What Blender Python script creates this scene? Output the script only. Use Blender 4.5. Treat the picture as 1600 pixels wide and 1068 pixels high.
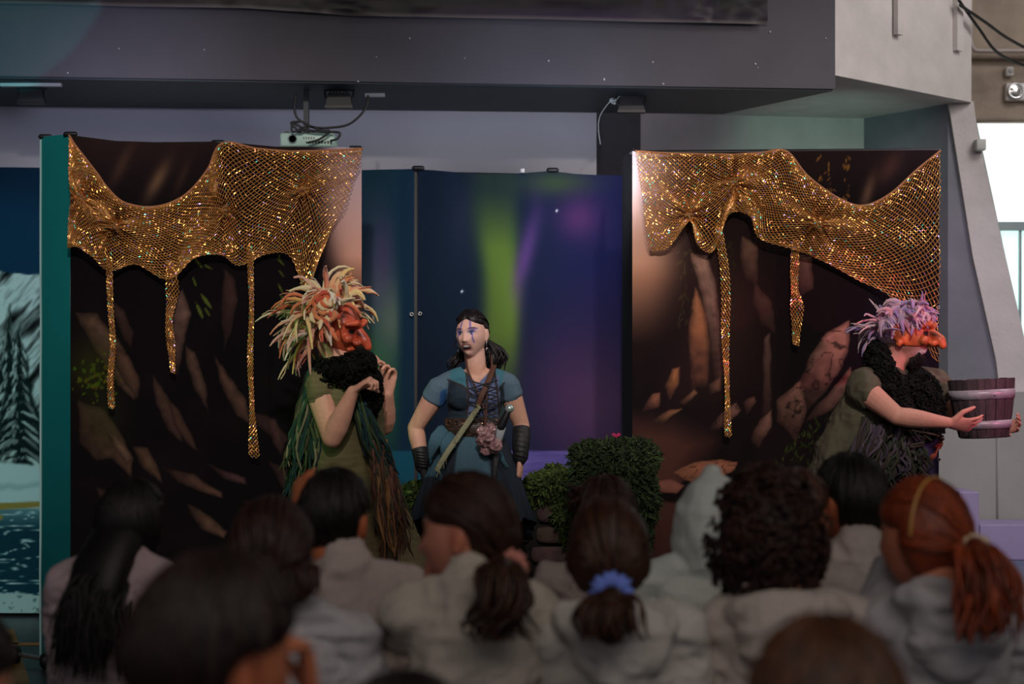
import bpy, bmesh, math, random
import numpy as np
from mathutils import Vector, Matrix, Euler

random.seed(7)
RNG = np.random.default_rng(7)
PI = math.pi
for o in list(bpy.data.objects):
    bpy.data.objects.remove(o)
scene = bpy.context.scene
COL = scene.collection

# ------------------------------------------------------------------ camera
FPX = 2600.0      # focal length in pixels of a 1600 px wide frame
CAMZ = 1.27       # eye height
HOR = 600.0       # horizon row
cam_d = bpy.data.cameras.new('camera')
cam = bpy.data.objects.new('camera', cam_d); COL.objects.link(cam)
cam.location = (0, 0, CAMZ); cam.rotation_euler = (PI/2, 0, 0)
cam_d.sensor_width = 36.0; cam_d.lens = FPX/1600*36
cam_d.shift_y = (HOR-534)/1600
cam_d.clip_end = 200
cam_d.dof.use_dof = True; cam_d.dof.focus_distance = 7.3; cam_d.dof.aperture_fstop = 2.6
scene.camera = cam

# ------------------------------------------------------------------ world, lamps, exposure
world = bpy.data.worlds.new('world'); scene.world = world; world.use_nodes = True
bg = world.node_tree.nodes['Background']
bg.inputs[0].default_value = (0.95, 0.94, 1.0, 1); bg.inputs[1].default_value = 0.16

scene.view_settings.view_transform = 'Standard'
scene.view_settings.look = 'None'
scene.view_settings.gamma = 1
scene.view_settings.use_curve_mapping = False
scene.view_settings.exposure = 0.0

def spot(name, loc, target, color, power, angle, blend=0.4, size=0.1):
    l = bpy.data.lights.new(name, 'SPOT'); l.energy = power; l.color = color
    l.spot_size = math.radians(angle); l.spot_blend = blend; l.shadow_soft_size = size
    o = bpy.data.objects.new(name, l); COL.objects.link(o)
    o.location = loc
    d = Vector(target)-Vector(loc); o.rotation_euler = d.to_track_quat('-Z', 'Y').to_euler()
    return o
# stage lamps on the hall's lighting bar, all out of frame above or beside the audience
spot('stage_spot', (-0.6, 1.9, 4.5), (-1.4, 7.6, 1.85), (1.0, 0.90, 0.86), 520, 30, 0.6, 0.12)
spot('stage_spot', (1.2, 1.9, 4.5), (1.35, 7.7, 1.95), (1.0, 0.86, 0.80), 560, 30, 0.6, 0.12)
spot('stage_spot', (0.2, 1.9, 4.5), (0.05, 8.0, 1.45), (1.0, 0.92, 0.90), 520, 20, 0.8, 0.12)
spot('stage_spot_teal', (-4.3, 6.3, 1.5), (-3.2, 9.1, 1.15), (0.10, 0.95, 0.86), 105, 48, 0.3, 0.08)
spot('beam_spot_teal', (-3.6, 5.2, 1.9), (-2.75, 8.44, 3.36), (0.02, 0.95, 0.90), 120, 20, 0.04, 0.02)
spot('stage_spot_green', (-3.6, 5.2, 1.9), (-1.0, 7.2, 1.25), (0.25, 1.0, 0.25), 70, 20, 0.5, 0.06)
spot('stage_spot_magenta', (3.7, 5.2, 1.9), (1.85, 7.3, 1.40), (1.0, 0.20, 0.40), 125, 22, 0.6, 0.06)
spot('stage_spot_violet', (2.6, 5.5, 3.6), (2.5, 9.6, 1.1), (0.70, 0.62, 1.0), 110, 40, 0.8, 0.2)
spot('wall_washer_green', (1.7, 8.5, 2.3), (2.0, 10.3, 2.62), (0.55, 1.0, 0.82), 24, 54, 0.9, 0.05)
spot('wall_washer_blue', (0.4, 7.6, 2.2), (0.1, 9.6, 2.55), (0.80, 0.82, 1.0), 52, 100, 1.0, 0.3)
spot('wall_washer_blue', (-1.9, 7.5, 2.62), (-2.3, 9.3, 2.62), (0.68, 0.70, 1.0), 20, 110, 1.0, 0.2)
# added soft fill lamps, no windows there: brighten audience, parapet and pillar
def area(name, loc, target, color, power, sx, sy):
    l = bpy.data.lights.new(name, 'AREA'); l.energy = power; l.color = color; l.shape = 'RECTANGLE'; l.size = sx; l.size_y = sy
    o = bpy.data.objects.new(name, l); COL.objects.link(o); o.location = loc
    o.rotation_euler = (Vector(target)-Vector(loc)).to_track_quat('-Z', 'Y').to_euler(); return o
area('audience_fill', (0.8, -0.6, 4.6), (0.2, 3.6, 0.9), (1.0, 0.88, 0.78), 58, 5, 1.8)  # added fill over the pupils' shirts and hair
area('parapet_fill', (3.6, 7.2, 4.9), (2.3, 9.4, 3.6), (1.0, 0.94, 0.90), 30, 1.4, .8)  # added fill aimed at the parapet alone
area('right_wall_fill', (4.1, 7.4, 3.9), (2.3, 9.4, 2.4), (1.0, 0.95, 0.96), 36, 1.6, 1.6)  # added fill for gallery, pillar and low wall
# ------------------------------------------------------------------ helpers
def P(px, py, Y):
    return Vector(((px-800)/FPX*Y, Y, CAMZ-(py-HOR)/FPX*Y))
def GX(px, Y): return (px-800)/FPX*Y

class Plan:
    """a vertical plane given by two (pixel column, distance) marks"""
    def __init__(s, a, b):
        s.x1, s.y1 = GX(a[0], a[1]), a[1]; s.x2, s.y2 = GX(b[0], b[1]), b[1]
        s.dx, s.dy = s.x2-s.x1, s.y2-s.y1
        L = math.hypot(s.dx, s.dy); s.n = (s.dy/L, -s.dx/L)   # towards the viewer
    def Y(s, px):
        k = (px-800)/FPX
        t = (k*s.y1-s.x1)/(s.dx-k*s.dy)
        return s.y1+t*s.dy
    def pt(s, px, py, off=0.0):
        p = P(px, py, s.Y(px)); p.x += s.n[0]*off; p.y += s.n[1]*off
        return p
    def arr(s, PX, PY, off):
        k = (PX-800)/FPX; t = (k*s.y1-s.x1)/(s.dx-k*s.dy); Y = s.y1+t*s.dy
        return np.stack([k*Y+s.n[0]*off, Y+s.n[1]*off, CAMZ-(PY-HOR)/FPX*Y], -1)

def lin(c):
    """0-255 display colour -> linear"""
    r = []
    for v in c[:3]:
        v = v/255.0
        r.append(v/12.92 if v <= 0.04045 else ((v+0.055)/1.055)**2.4)
    return tuple(r)
def linA(c):
    c = np.asarray(c, float)/255.0
    return np.where(c <= 0.04045, c/12.92, ((c+0.055)/1.055)**2.4)

def _h(ix, iy, iz, seed):
    n = (ix*374761393+iy*668265263+iz*2147483647+seed*974711) & 0xffffffff
    n = ((n ^ (n >> 13))*1274126177) & 0xffffffff
    n = (n ^ (n >> 16)) & 0xffff
    return n/65535.0
def vnoise(p, seed=0):
    p = np.asarray(p, float); i = np.floor(p).astype(np.int64); f = p-i; f = f*f*(3-2*f)
    x, y, z = i[..., 0], i[..., 1], i[..., 2]; u, v, w = f[..., 0], f[..., 1], f[..., 2]
    r = 0
    for a in (0, 1):
        for b in (0, 1):
            for c in (0, 1):
                wt = (u if a else 1-u)*(v if b else 1-v)*(w if c else 1-w)
                r = r+wt*_h(x+a, y+b, z+c, seed)
    return r*2-1
def fbm(p, seed=0, octv=3):
    r = 0; a = 1.0; t = 0
    p = np.asarray(p, float)
    for k in range(octv):
        r = r+a*vnoise(p*(2**k), seed+k); t += a; a *= 0.5
    return r/t
def noise2(PX, PY, sc, seed=0, octv=3):
    return fbm(np.stack([PX/sc, PY/sc, np.zeros_like(PX)+seed*3.7], -1), seed, octv)

# ---- materials
MATS = {}
def mat(name, color=(0.5, 0.5, 0.5), rough=0.7, metal=0.0, noise=0.0, nscale=20, bump=0.0, bscale=60,
        vcol=False, emit=None, estr=1.0, trans=0.0, sheen=0.0, stretch=None, alpha=None, spec=None):
    if name in MATS: return MATS[name]
    m = bpy.data.materials.new(name); m.use_nodes = True; nt = m.node_tree
    b = nt.nodes['Principled BSDF']
    b.inputs['Roughness'].default_value = rough; b.inputs['Metallic'].default_value = metal
    if spec is not None: b.inputs['Specular IOR Level'].default_value = spec
    b.inputs['Base Color'].default_value = (*color[:3], 1)
    if sheen: b.inputs['Sheen Weight'].default_value = sheen
    if trans: b.inputs['Transmission Weight'].default_value = trans
    src = None
    if vcol:
        a = nt.nodes.new('ShaderNodeAttribute'); a.attribute_name = 'Col'; src = a.outputs['Color']
    if noise or bump:
        tc = nt.nodes.new('ShaderNodeTexCoord'); mp = nt.nodes.new('ShaderNodeMapping')
        nt.links.new(tc.outputs['Object'], mp.inputs['Vector'])
        if stretch: mp.inputs['Scale'].default_value = stretch
    if noise:
        n = nt.nodes.new('ShaderNodeTexNoise'); n.inputs['Scale'].default_value = nscale; n.inputs['Detail'].default_value = 4
        nt.links.new(mp.outputs[0], n.inputs['Vector'])
        mr = nt.nodes.new('ShaderNodeMapRange'); mr.inputs['From Min'].default_value = 0.3; mr.inputs['From Max'].default_value = 0.7
        mr.inputs['To Min'].default_value = 1-noise; mr.inputs['To Max'].default_value = 1+noise
        nt.links.new(n.outputs['Fac'], mr.inputs['Value'])
        mx = nt.nodes.new('ShaderNodeVectorMath'); mx.operation = 'SCALE'
        if src: nt.links.new(src, mx.inputs[0])
        else: mx.inputs[0].default_value = color[:3]
        nt.links.new(mr.outputs[0], mx.inputs['Scale']); src = mx.outputs[0]
    if src: nt.links.new(src, b.inputs['Base Color'])
    if bump:
        n2 = nt.nodes.new('ShaderNodeTexNoise'); n2.inputs['Scale'].default_value = bscale; n2.inputs['Detail'].default_value = 3
        nt.links.new(mp.outputs[0], n2.inputs['Vector'])
        bp = nt.nodes.new('ShaderNodeBump'); bp.inputs['Strength'].default_value = bump; bp.inputs['Distance'].default_value = 0.01
        nt.links.new(n2.outputs['Fac'], bp.inputs['Height']); nt.links.new(bp.outputs[0], b.inputs['Normal'])
    if emit:
        b.inputs['Emission Color'].default_value = (*emit, 1); b.inputs['Emission Strength'].default_value = estr
    MATS[name] = m
    return m

# ---- mesh builder
class MB:
    def __init__(s): s.v = []; s.f = []; s.c = []; s.n = 0
    def add(s, v, f, col=None):
        v = np.asarray(v, float); s.v.append(v)
        for q in f: s.f.append([i+s.n for i in q])
        if col is None: c = np.full((len(v), 3), 0.5)
        else:
            c = np.asarray(col, float)
            if c.ndim == 1: c = np.tile(c[:3], (len(v), 1))
        s.c.append(c); s.n += len(v)
        return s
    def box(s, lo, hi, col=None, M=None):
        x0, y0, z0 = lo; x1, y1, z1 = hi
        v = [(x0,y0,z0),(x1,y0,z0),(x1,y1,z0),(x0,y1,z0),(x0,y0,z1),(x1,y0,z1),(x1,y1,z1),(x0,y1,z1)]
        if M is not None: v = [tuple(M @ Vector(p)) for p in v]
        return s.add(v, [(0,3,2,1),(4,5,6,7),(0,1,5,4),(1,2,6,5),(2,3,7,6),(3,0,4,7)], col)
    def rbox(s, lo, hi, r, col=None, M=None):
        """box with chamfered edges"""
        bm = bmesh.new()
        c = [(a+b)/2 for a, b in zip(lo, hi)]; d = [(b-a) for a, b in zip(lo, hi)]
        bmesh.ops.create_cube(bm, size=1)
        for v in bm.verts: v.co = Vector((v.co.x*d[0]+c[0], v.co.y*d[1]+c[1], v.co.z*d[2]+c[2]))
        bmesh.ops.bevel(bm, geom=bm.edges[:], offset=r, segments=2, affect='EDGES', profile=0.5)
        if M is not None:
            for v in bm.verts: v.co = M @ v.co
        bm.verts.index_update()
        s.add([tuple(v.co) for v in bm.verts], [[v.index for v in f.verts] for f in bm.faces], col)
        bm.free(); return s
    def prism(s, poly, z0, z1, col=None):
        """plan polygon (x,y) extruded z0..z1"""
        n = len(poly)
        v = [(p[0], p[1], z0) for p in poly]+[(p[0], p[1], z1) for p in poly]
        f = [list(range(n))[::-1], list(range(n, 2*n))]+[(i, (i+1) % n, n+(i+1) % n, n+i) for i in range(n)]
        return s.add(v, f, col)
    def slab(s, pts, off, col=None):
        """3-D polygon given thickness vector off"""
        n = len(pts); off = Vector(off)
        v = [tuple(p) for p in pts]+[tuple(Vector(p)+off) for p in pts]
        f = [list(range(n)), list(range(2*n-1, n-1, -1))]+[(i, n+i, n+(i+1) % n, (i+1) % n) for i in range(n)]
        return s.add(v, f, col)
    def loft(s, pts, rx, ry=None, side=None, n=12, col=None, ends=3, cols=None):
        pts = [Vector(p) for p in pts]; m = len(pts)
        if not hasattr(rx, '__len__'): rx = [rx]*m
        if ry is None: ry = rx
        if not hasattr(ry, '__len__'): ry = [ry]*m
        tang = []
        for i in range(m):
            t = pts[min(i+1, m-1)]-pts[max(i-1, 0)]
            tang.append(t.normalized() if t.length > 1e-9 else Vector((0, 0, 1)))
        if side is None:
            a = Vector((0, 0, 1)) if abs(tang[0].z) < 0.9 else Vector((0, 1, 0))
            sd = a.cross(tang[0]).normalized(); fixed = False
        else: sd = Vector(side); fixed = True
        rings = []
        S = []
        for i in range(m):
            t = tang[i]
            if fixed: q = Vector(side)
            else: q = sd
            q = (q-t*q.dot(t))
            if q.length < 1e-6: q = t.orthogonal()
            q.normalize(); sd = q; S.append(q)
        def ring(c, q, t, a, b, cc):
            w = t.cross(q); rings.append(([c+q*(a*math.cos(2*PI*k/n))+w*(b*math.sin(2*PI*k/n)) for k in range(n)], cc))
        cc = cols if cols is not None else [col]*m
        e = min(rx[0], ry[0])
        for k in range(ends, 0, -1):
            th = PI/2*k/(ends+0.35); ring(pts[0]-tang[0]*(e*math.sin(th)), S[0], tang[0], rx[0]*math.cos(th), ry[0]*math.cos(th), cc[0])
        for i in range(m): ring(pts[i], S[i], tang[i], rx[i], ry[i], cc[i])
        e = min(rx[-1], ry[-1])
        for k in range(1, ends+1):
            th = PI/2*k/(ends+0.35); ring(pts[-1]+tang[-1]*(e*math.sin(th)), S[-1], tang[-1], rx[-1]*math.cos(th), ry[-1]*math.cos(th), cc[-1])
        v = []; cl = []
        for r, c in rings:
            v += [tuple(p) for p in r]; cl += [(c if c is not None else (0.5,)*3)]*n
        R = len(rings); f = [list(range(n))[::-1], list(range((R-1)*n, R*n))]
        for i in range(R-1):
            for k in range(n):
                f.append((i*n+k, i*n+(k+1) % n, (i+1)*n+(k+1) % n, (i+1)*n+k))
        return s.add(v, f, np.array(cl))
    def tube(s, pts, r, n=6, col=None, cols=None): return s.loft(pts, r, None, None, n, col, 1 if n < 8 else 2, cols)
    def cap(s, a, b, ra, rb, n=14, col=None): return s.loft([a, b], [ra, rb], None, None, n, col, 4)
    def ell(s, c, r, M=None, n=16, m=10, col=None):
        v = []; f = []
        for i in range(m+1):
            th = PI*i/m
            th = min(max(th, 0.02), PI-0.02)
            for k in range(n):
                a = 2*PI*k/n
                p = Vector((r[0]*math.sin(th)*math.cos(a), r[1]*math.sin(th)*math.sin(a), r[2]*math.cos(th)))
                if M is not None: p = M @ p
                v.append(tuple(p+Vector(c)))
        for i in range(m):
            for k in range(n): f.append((i*n+k, (i+1)*n+k, (i+1)*n+(k+1) % n, i*n+(k+1) % n))
        f.append(list(range(n))); f.append(list(range(m*n, m*n+n))[::-1])
        return s.add(v, f, col)
    def lathe(s, prof, c=(0, 0, 0), M=None, n=24, col=None, close=False):
        v = []; f = []; m = len(prof)
        for r, z in prof:
            for k in range(n):
                p = Vector((r*math.cos(2*PI*k/n), r*math.sin(2*PI*k/n), z))
                if M is not None: p = M @ p
                v.append(tuple(p+Vector(c)))
        for i in range(m-1):
            for k in range(n): f.append((i*n+k, i*n+(k+1) % n, (i+1)*n+(k+1) % n, (i+1)*n+k))
        if close:
            for k in range(n): f.append(((m-1)*n+k, (m-1)*n+(k+1) % n, (k+1) % n, k))
        else:
            f.append(list(range(n))[::-1]); f.append(list(range((m-1)*n, m*n)))
        return s.add(v, f, col)
    def grid(s, V, col=None, flip=False):
        """V: (a,b,3) array"""
        a, b = V.shape[:2]
        idx = np.arange(a*b).reshape(a, b)
        q = np.stack([idx[:-1, :-1], idx[:-1, 1:], idx[1:, 1:], idx[1:, :-1]], -1).reshape(-1, 4)
        if flip: q = q[:, ::-1]
        return s.add(V.reshape(-1, 3), q.tolist(), None if col is None else np.asarray(col).reshape(-1, 3) if np.asarray(col).ndim > 1 else col)
    def arrays(s): return np.concatenate(s.v), s.f, np.concatenate(s.c)
    def build(s, name, m, parent=None, smooth=True, loc=None):
        V, Fc, C = s.arrays()
        return mkobj(name, V, Fc, C, m, parent, smooth)

def wt(o):
    """world position of a node (nothing here is rotated by its object)"""
    p = Vector(o.location)
    while o.parent is not None:
        o = o.parent; p = p+o.location
    return p
def mkobj(name, V, Fc, C, m, parent=None, smooth=True):
    V = np.asarray(V, float)
    base = V.mean(0); base[2] = V[:, 2].min()
    if parent is not None: base = np.array(wt(parent))
    V = V-base
    me = bpy.data.meshes.new(name)
    me.from_pydata(V.tolist(), [], Fc if isinstance(Fc, list) else Fc.tolist())
    if C is not None:
        ca = me.color_attributes.new('Col', 'FLOAT_COLOR', 'POINT')
        a = np.ones((len(V), 4)); a[:, :3] = C; ca.data.foreach_set('color', a.ravel())
    me.materials.append(m)
    if smooth: me.polygons.foreach_set('use_smooth', [True]*len(me.polygons))
    me.update()
    o = bpy.data.objects.new(name, me); COL.objects.link(o)
    if parent is not None: o.parent = parent
    else: o.location = base
    return o

def tag(o, label=None, cat=None, group=None, kind=None):
    if label: o['label'] = label
    if cat: o['category'] = cat
    if group: o['group'] = group
    if kind: o['kind'] = kind
    return o
def thing(name, loc, label, cat, group=None):
    o = bpy.data.objects.new(name, None); COL.objects.link(o); o.location = loc
    o.empty_display_size = 0.1
    return tag(o, label, cat, group)

def remesh(mb, voxel=0.006, smooth=2):
    """union of closed shapes as one continuous skin"""
    V, Fc, C = mb.arrays()
    me = bpy.data.meshes.new('tmp'); me.from_pydata(V.tolist(), [], Fc); me.update()
    o = bpy.data.objects.new('tmp', me); COL.objects.link(o)
    md = o.modifiers.new('r', 'REMESH'); md.mode = 'VOXEL'; md.voxel_size = voxel; md.adaptivity = 0
    bpy.context.view_layer.update()
    dg = bpy.context.evaluated_depsgraph_get(); ev = o.evaluated_get(dg); m2 = ev.to_mesh()
    nv = len(m2.vertices); v = np.empty(nv*3); m2.vertices.foreach_get('co', v); v = v.reshape(-1, 3)
    nl = len(m2.loops); li = np.empty(nl, np.int32); m2.loops.foreach_get('vertex_index', li)
    ls = np.empty(len(m2.polygons), np.int32); m2.polygons.foreach_get('loop_start', ls)
    lt = np.empty(len(m2.polygons), np.int32); m2.polygons.foreach_get('loop_total', lt)
    if (lt == 4).all(): F = li.reshape(-1, 4)
    else: F = [li[a:a+b].tolist() for a, b in zip(ls, lt)]
    ne = len(m2.edges); e = np.empty(ne*2, np.int32); m2.edges.foreach_get('vertices', e); e = e.reshape(-1, 2)
    ev.to_mesh_clear(); bpy.data.objects.remove(o); bpy.data.meshes.remove(me)
    if smooth:
        deg = np.bincount(e.ravel(), minlength=nv)[:, None]
        for _ in range(smooth):
            acc = np.zeros_like(v)
            for ax in range(3):
                acc[:, ax] = np.bincount(e[:, 0], weights=v[e[:, 1], ax], minlength=nv)+np.bincount(e[:, 1], weights=v[e[:, 0], ax], minlength=nv)
            v = 0.4*v+0.6*acc/np.maximum(deg, 1)
    return v, F
def normals(v, F):
    F = np.asarray(F); n = np.zeros_like(v)
    fn = np.cross(v[F[:, 2]]-v[F[:, 0]], v[F[:, 3]]-v[F[:, 1]])
    for k in range(4):
        for ax in range(3): n[:, ax] += np.bincount(F[:, k], weights=fn[:, ax], minlength=len(v))
    return n/(np.linalg.norm(n, axis=1, keepdims=True)+1e-12)
def wrinkle(v, F, amp=0.006, sc=9.0, seed=0, aniso=(1, 1, 1.8), sharp=True):
    if not isinstance(F, np.ndarray): return v
    n = normals(v, F); q = v*np.array(aniso)*sc
    q = q+0.6*np.stack([vnoise(q*0.6+7, seed), vnoise(q*0.6+19, seed+1), vnoise(q*0.6+31, seed+2)], -1)
    a = vnoise(q, seed+3)
    if sharp: a = 1-2*np.abs(a)
    return v+n*(amp*a)[:, None]

def catmull(A, u):
    """A: (k,...) control values, u in 0..k-1"""
    k = len(A); i = np.clip(np.floor(u).astype(int), 0, k-2); t = (u-i)
    g = lambda j: A[np.clip(j, 0, k-1)]
    sh = (-1,)+(1,)*(A.ndim-1); t = t.reshape(sh)
    p0, p1, p2, p3 = g(i-1), g(i), g(i+1), g(i+2)
    p0 = np.where((i == 0).reshape(sh), 2*p1-p2, p0); p3 = np.where((i+2 > k-1).reshape(sh), 2*p2-p1, p3)
    return 0.5*((2*p1)+(-p0+p2)*t+(2*p0-5*p1+4*p2-p3)*t**2+(-p0+3*p1-3*p2+p3)*t**3)
def smoothpath(pts, n):
    A = np.array([list(p) for p in pts], float); u = np.linspace(0, len(A)-1, n)
    return [Vector(q) for q in catmull(A, u)]
def rdir():
    v = Vector((random.gauss(0, 1), random.gauss(0, 1), random.gauss(0, 1))); return v.normalized()

# ---- flat print painting (arrays of pixel coordinates -> display colours)
class Paint:
    def __init__(s, X, Y, base): s.X = X; s.Y = Y; s.C = np.zeros(X.shape+(3,))+np.array(base, float)
    def mix(s, c, a):
        a = np.clip(a, 0, 1)[..., None]; s.C = s.C*(1-a)+np.array(c, float)*a
    def glow(s, c, x, y, rx, ry, a=1.0, p=1.0, rot=0):
        dx = s.X-x; dy = s.Y-y; cr, sr = math.cos(rot), math.sin(rot)
        q = ((dx*cr+dy*sr)/rx)**2+((-dx*sr+dy*cr)/ry)**2
        s.mix(c, a*np.exp(-q**p))
    def sd(s, poly, wob=0, seed=0, X=None, Y=None):
        X = s.X if X is None else X; Y = s.Y if Y is None else Y
        if wob:
            X = X+wob*noise2(X, Y, 14, seed+5, 2); Y = Y+wob*noise2(X, Y, 14, seed+9, 2)
        d = np.full(X.shape, 1e9); ins = np.zeros(X.shape, bool); n = len(poly)
        for i in range(n):
            ax, ay = poly[i]; bx, by = poly[(i+1) % n]; ex, ey = bx-ax, by-ay
            t = np.clip(((X-ax)*ex+(Y-ay)*ey)/(ex*ex+ey*ey+1e-9), 0, 1)
            d = np.minimum(d, np.hypot(X-ax-t*ex, Y-ay-t*ey))
            c = ((ay > Y) != (by > Y)) & (X < (bx-ax)*(Y-ay)/((by-ay) if by != ay else 1e-9)+ax)
            ins ^= c
        return np.where(ins, -d, d)
    def poly(s, c, poly, feather=1.5, a=1.0, wob=0, seed=0):
        d = s.sd(poly, wob, seed); s.mix(c, a*np.clip(0.5-d/feather, 0, 1))
    def rock(s, poly, light, dark, ang=-0.6, feather=1.5, wob=3, seed=0, a=1.0, crack=0):
        """stone facet: shaded along direction ang inside the drawing, darker rim"""
        d = s.sd(poly, wob, seed); m = np.clip(0.5-d/feather, 0, 1)*a
        xs = [p[0] for p in poly]; ys = [p[1] for p in poly]
        cx, cy = sum(xs)/len(xs), sum(ys)/len(ys)
        R = 0.5*math.hypot(max(xs)-min(xs), max(ys)-min(ys))
        g = ((s.X-cx)*math.cos(ang)+(s.Y-cy)*math.sin(ang))/(R*0.8)
        g = np.clip(0.5+0.5*g+0.22*noise2(s.X, s.Y, 12, seed, 3), 0, 1)
        rim = np.clip(-d/7, 0, 1); g = g*(0.45+0.55*rim)
        c = np.array(dark, float)*(1-g[..., None])+np.array(light, float)*g[..., None]
        if crack:
            k = np.abs(noise2(s.X, s.Y, crack, seed+40, 2)); c = c*(0.35+0.65*np.clip(k/0.08, 0, 1))[..., None]
        s.C = s.C*(1-m[..., None])+c*m[..., None]
    def line(s, c, pts, w=1.2, a=1.0):
        d = np.full(s.X.shape, 1e9)
        for (ax, ay), (bx, by) in zip(pts[:-1], pts[1:]):
            ex, ey = bx-ax, by-ay
            t = np.clip(((s.X-ax)*ex+(s.Y-ay)*ey)/(ex*ex+ey*ey+1e-9), 0, 1)
            d = np.minimum(d, np.hypot(s.X-ax-t*ex, s.Y-ay-t*ey))
        s.mix(c, a*np.clip(1-(d-w/2)/1.2, 0, 1))
    def leaf(s, c, x, y, L, ang, w=0.18):
        dx = s.X-x; dy = s.Y-y; u = (dx*math.cos(ang)+dy*math.sin(ang))/L; v = (-dx*math.sin(ang)+dy*math.cos(ang))/L
        h = w*np.sin(np.clip(u, 0, 1)*PI); s.mix(c, np.clip((h-np.abs(v))*L/1.2, 0, 1)*((u > 0) & (u < 1)))
# ------------------------------------------------------------------ the setting
def struct(name, mb, m, parent=None, smooth=False):
    o = mb.build(name, m, parent, smooth)
    if parent is None: o['kind'] = 'structure'
    return o
M_floor = mat('court_floor', lin((52, 48, 50)), 0.35, noise=0.25, nscale=3, bump=0.03, bscale=80)
M_line = mat('court_line_paint', lin((150, 112, 40)), 0.5, noise=0.2, nscale=12)
M_beam = mat('beam_paint_dark', lin((84, 82, 90)), 0.75, noise=0.06, nscale=4, bump=0.05, bscale=150)
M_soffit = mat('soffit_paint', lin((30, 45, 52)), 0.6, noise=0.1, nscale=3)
M_white = mat('wall_paint_white', lin((205, 205, 212)), 0.8, noise=0.04, nscale=2, bump=0.05, bscale=90)
M_grey = mat('wall_paint_grey', lin((120, 120, 130)), 0.75, noise=0.10, nscale=5, bump=0.15, bscale=60)
M_conc = mat('concrete_bare', lin((150, 136, 122)), 0.9, noise=0.22, nscale=5, bump=0.4, bscale=40)
M_plast = mat('concrete_painted', lin((205, 198, 196)), 0.85, noise=0.08, nscale=6, bump=0.25, bscale=45)
M_low = mat('wall_paint_low', lin((160, 160, 154)), 0.8, noise=0.06, nscale=4, bump=0.12, bscale=30)
M_black = mat('black_plastic', (0.012, 0.012, 0.013), 0.45)
M_metal = mat('grey_metal', (0.45, 0.45, 0.46), 0.4, metal=0.8)

struct('floor', MB().box((-9, -2.5, -0.12), (9, 14, 0)), M_floor)
fl = bpy.data.objects['floor']
def line_on_floor(a, b, w):
    a, b = Vector(a), Vector(b); d = (b-a).normalized(); q = Vector((-d.y, d.x))*w/2
    MB().prism([tuple(a-q), tuple(b-q), tuple(b+q), tuple(a+q)], 0.0, 0.004).build('court_line', M_line, fl, False)
ya = 1.27*2600/(1006-600)
line_on_floor((-6, ya), (-1.9, ya), 0.05)
line_on_floor((-2.62, 8.6), (-1.80, 6.2), 0.09)

# hall ceiling over the audience (out of frame above)
struct('ceiling', MB().box((-9, -2.5, 5.6), (9, 13, 5.7)), M_grey)

# dark painted beam
bA = (GX(-330, 8.37), 8.37); bB = (GX(1305, 8.83), 8.83); bC = (1.217, 9.59); bD = (GX(-330, 9.25), 9.25)
struct('trim_beam', MB().prism([bA, bB, bC, bD], 2.836, 3.95), M_beam)
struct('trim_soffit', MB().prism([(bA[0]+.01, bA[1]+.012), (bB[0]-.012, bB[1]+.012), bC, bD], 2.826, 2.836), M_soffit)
# paint flecks on the beam
beamP = Plan((0, 8.46), (1305, 8.83))
beam = bpy.data.objects['trim_beam']
fk = MB()
for px, py in [(186, 76), (319, 78), (106, 114), (559, 127), (588, 89), (726, 91), (857, 95), (560, 128), (944, 124), (1020, 97), (1036, 131), (1180, 100), (1184, 106), (1203, 50), (1310-20, 60), (640, 60)]:
    c = beamP.pt(px, py, 0.003); r = random.uniform(0.003, 0.0055); fk.ell(c, (r, 0.003, r*random.uniform(.6, 1.6)), n=6, m=4)
tag(fk.build('paint_fleck', mat('fleck_white', (0.7, 0.7, 0.72), 0.6), beam), kind='stuff')

# white upper wall behind the set, then the grey wall to its right
wW = Plan((-330, 9.30), (932, 9.72))
struct('wall_back', MB().slab([wW.pt(-330, 150), wW.pt(932, 150), Vector((wW.pt(932, 150).x, wW.Y(932), 0)), Vector((wW.pt(-330, 150).x, wW.Y(-330), 0))], (0, .12, 0)), M_white)
wG = Plan((925, 10.15), (1350, 10.4))
a = wG.pt(925, 150); b = wG.pt(1352, 150)
MG = M_grey
struct('wall_rear', MB().slab([Vector((a.x, a.y, 2.95)), Vector((b.x, b.y, 2.95)), Vector((b.x, b.y, 0)), Vector((a.x, a.y, 0))], (0, .12, 0)), M_plast)
# dark painted strip of that wall beside the white one
mbd = MB().slab([wG.pt(926, 150, .012), wG.pt(1000, 150, .012), wG.pt(1000, 560, .012), wG.pt(926, 560, .012)], (0, .01, 0))
struct('trim_painted_strip', mbd, mat('strip_grey', lin((95, 92, 96)), 0.8, noise=0.1, nscale=8, bump=0.2, bscale=40))
# return wall turning towards the window
wR = Plan((1350, 10.4), (1480, 9.86))
struct('wall_return', MB().slab([wR.pt(1348, 150), wR.pt(1481, 150), wR.pt(1481, 960), wR.pt(1348, 960)], (.08, .1, 0)).slab([P(1480, 158, 9.86), P(1502, 158, 9.86), P(1592, 600, 9.86), P(1592, 960, 9.86), P(1480, 960, 9.86)], (0, .1, 0)), MG)
# slanted pillar
wS = Plan((1480, 9.83), (1600, 9.83))
struct('trim_pillar', MB().slab([wS.pt(1482, 160), wS.pt(1521, 158), wS.pt(1529, 215), wS.pt(1560, 352), wS.pt(1597, 510), wS.pt(1616, 600), wS.pt(1616, 640), wS.pt(1566, 640), wS.pt(1556, 560), wS.pt(1520, 400), wS.pt(1501, 280)], (0, .25, 0)), M_plast)
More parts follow.
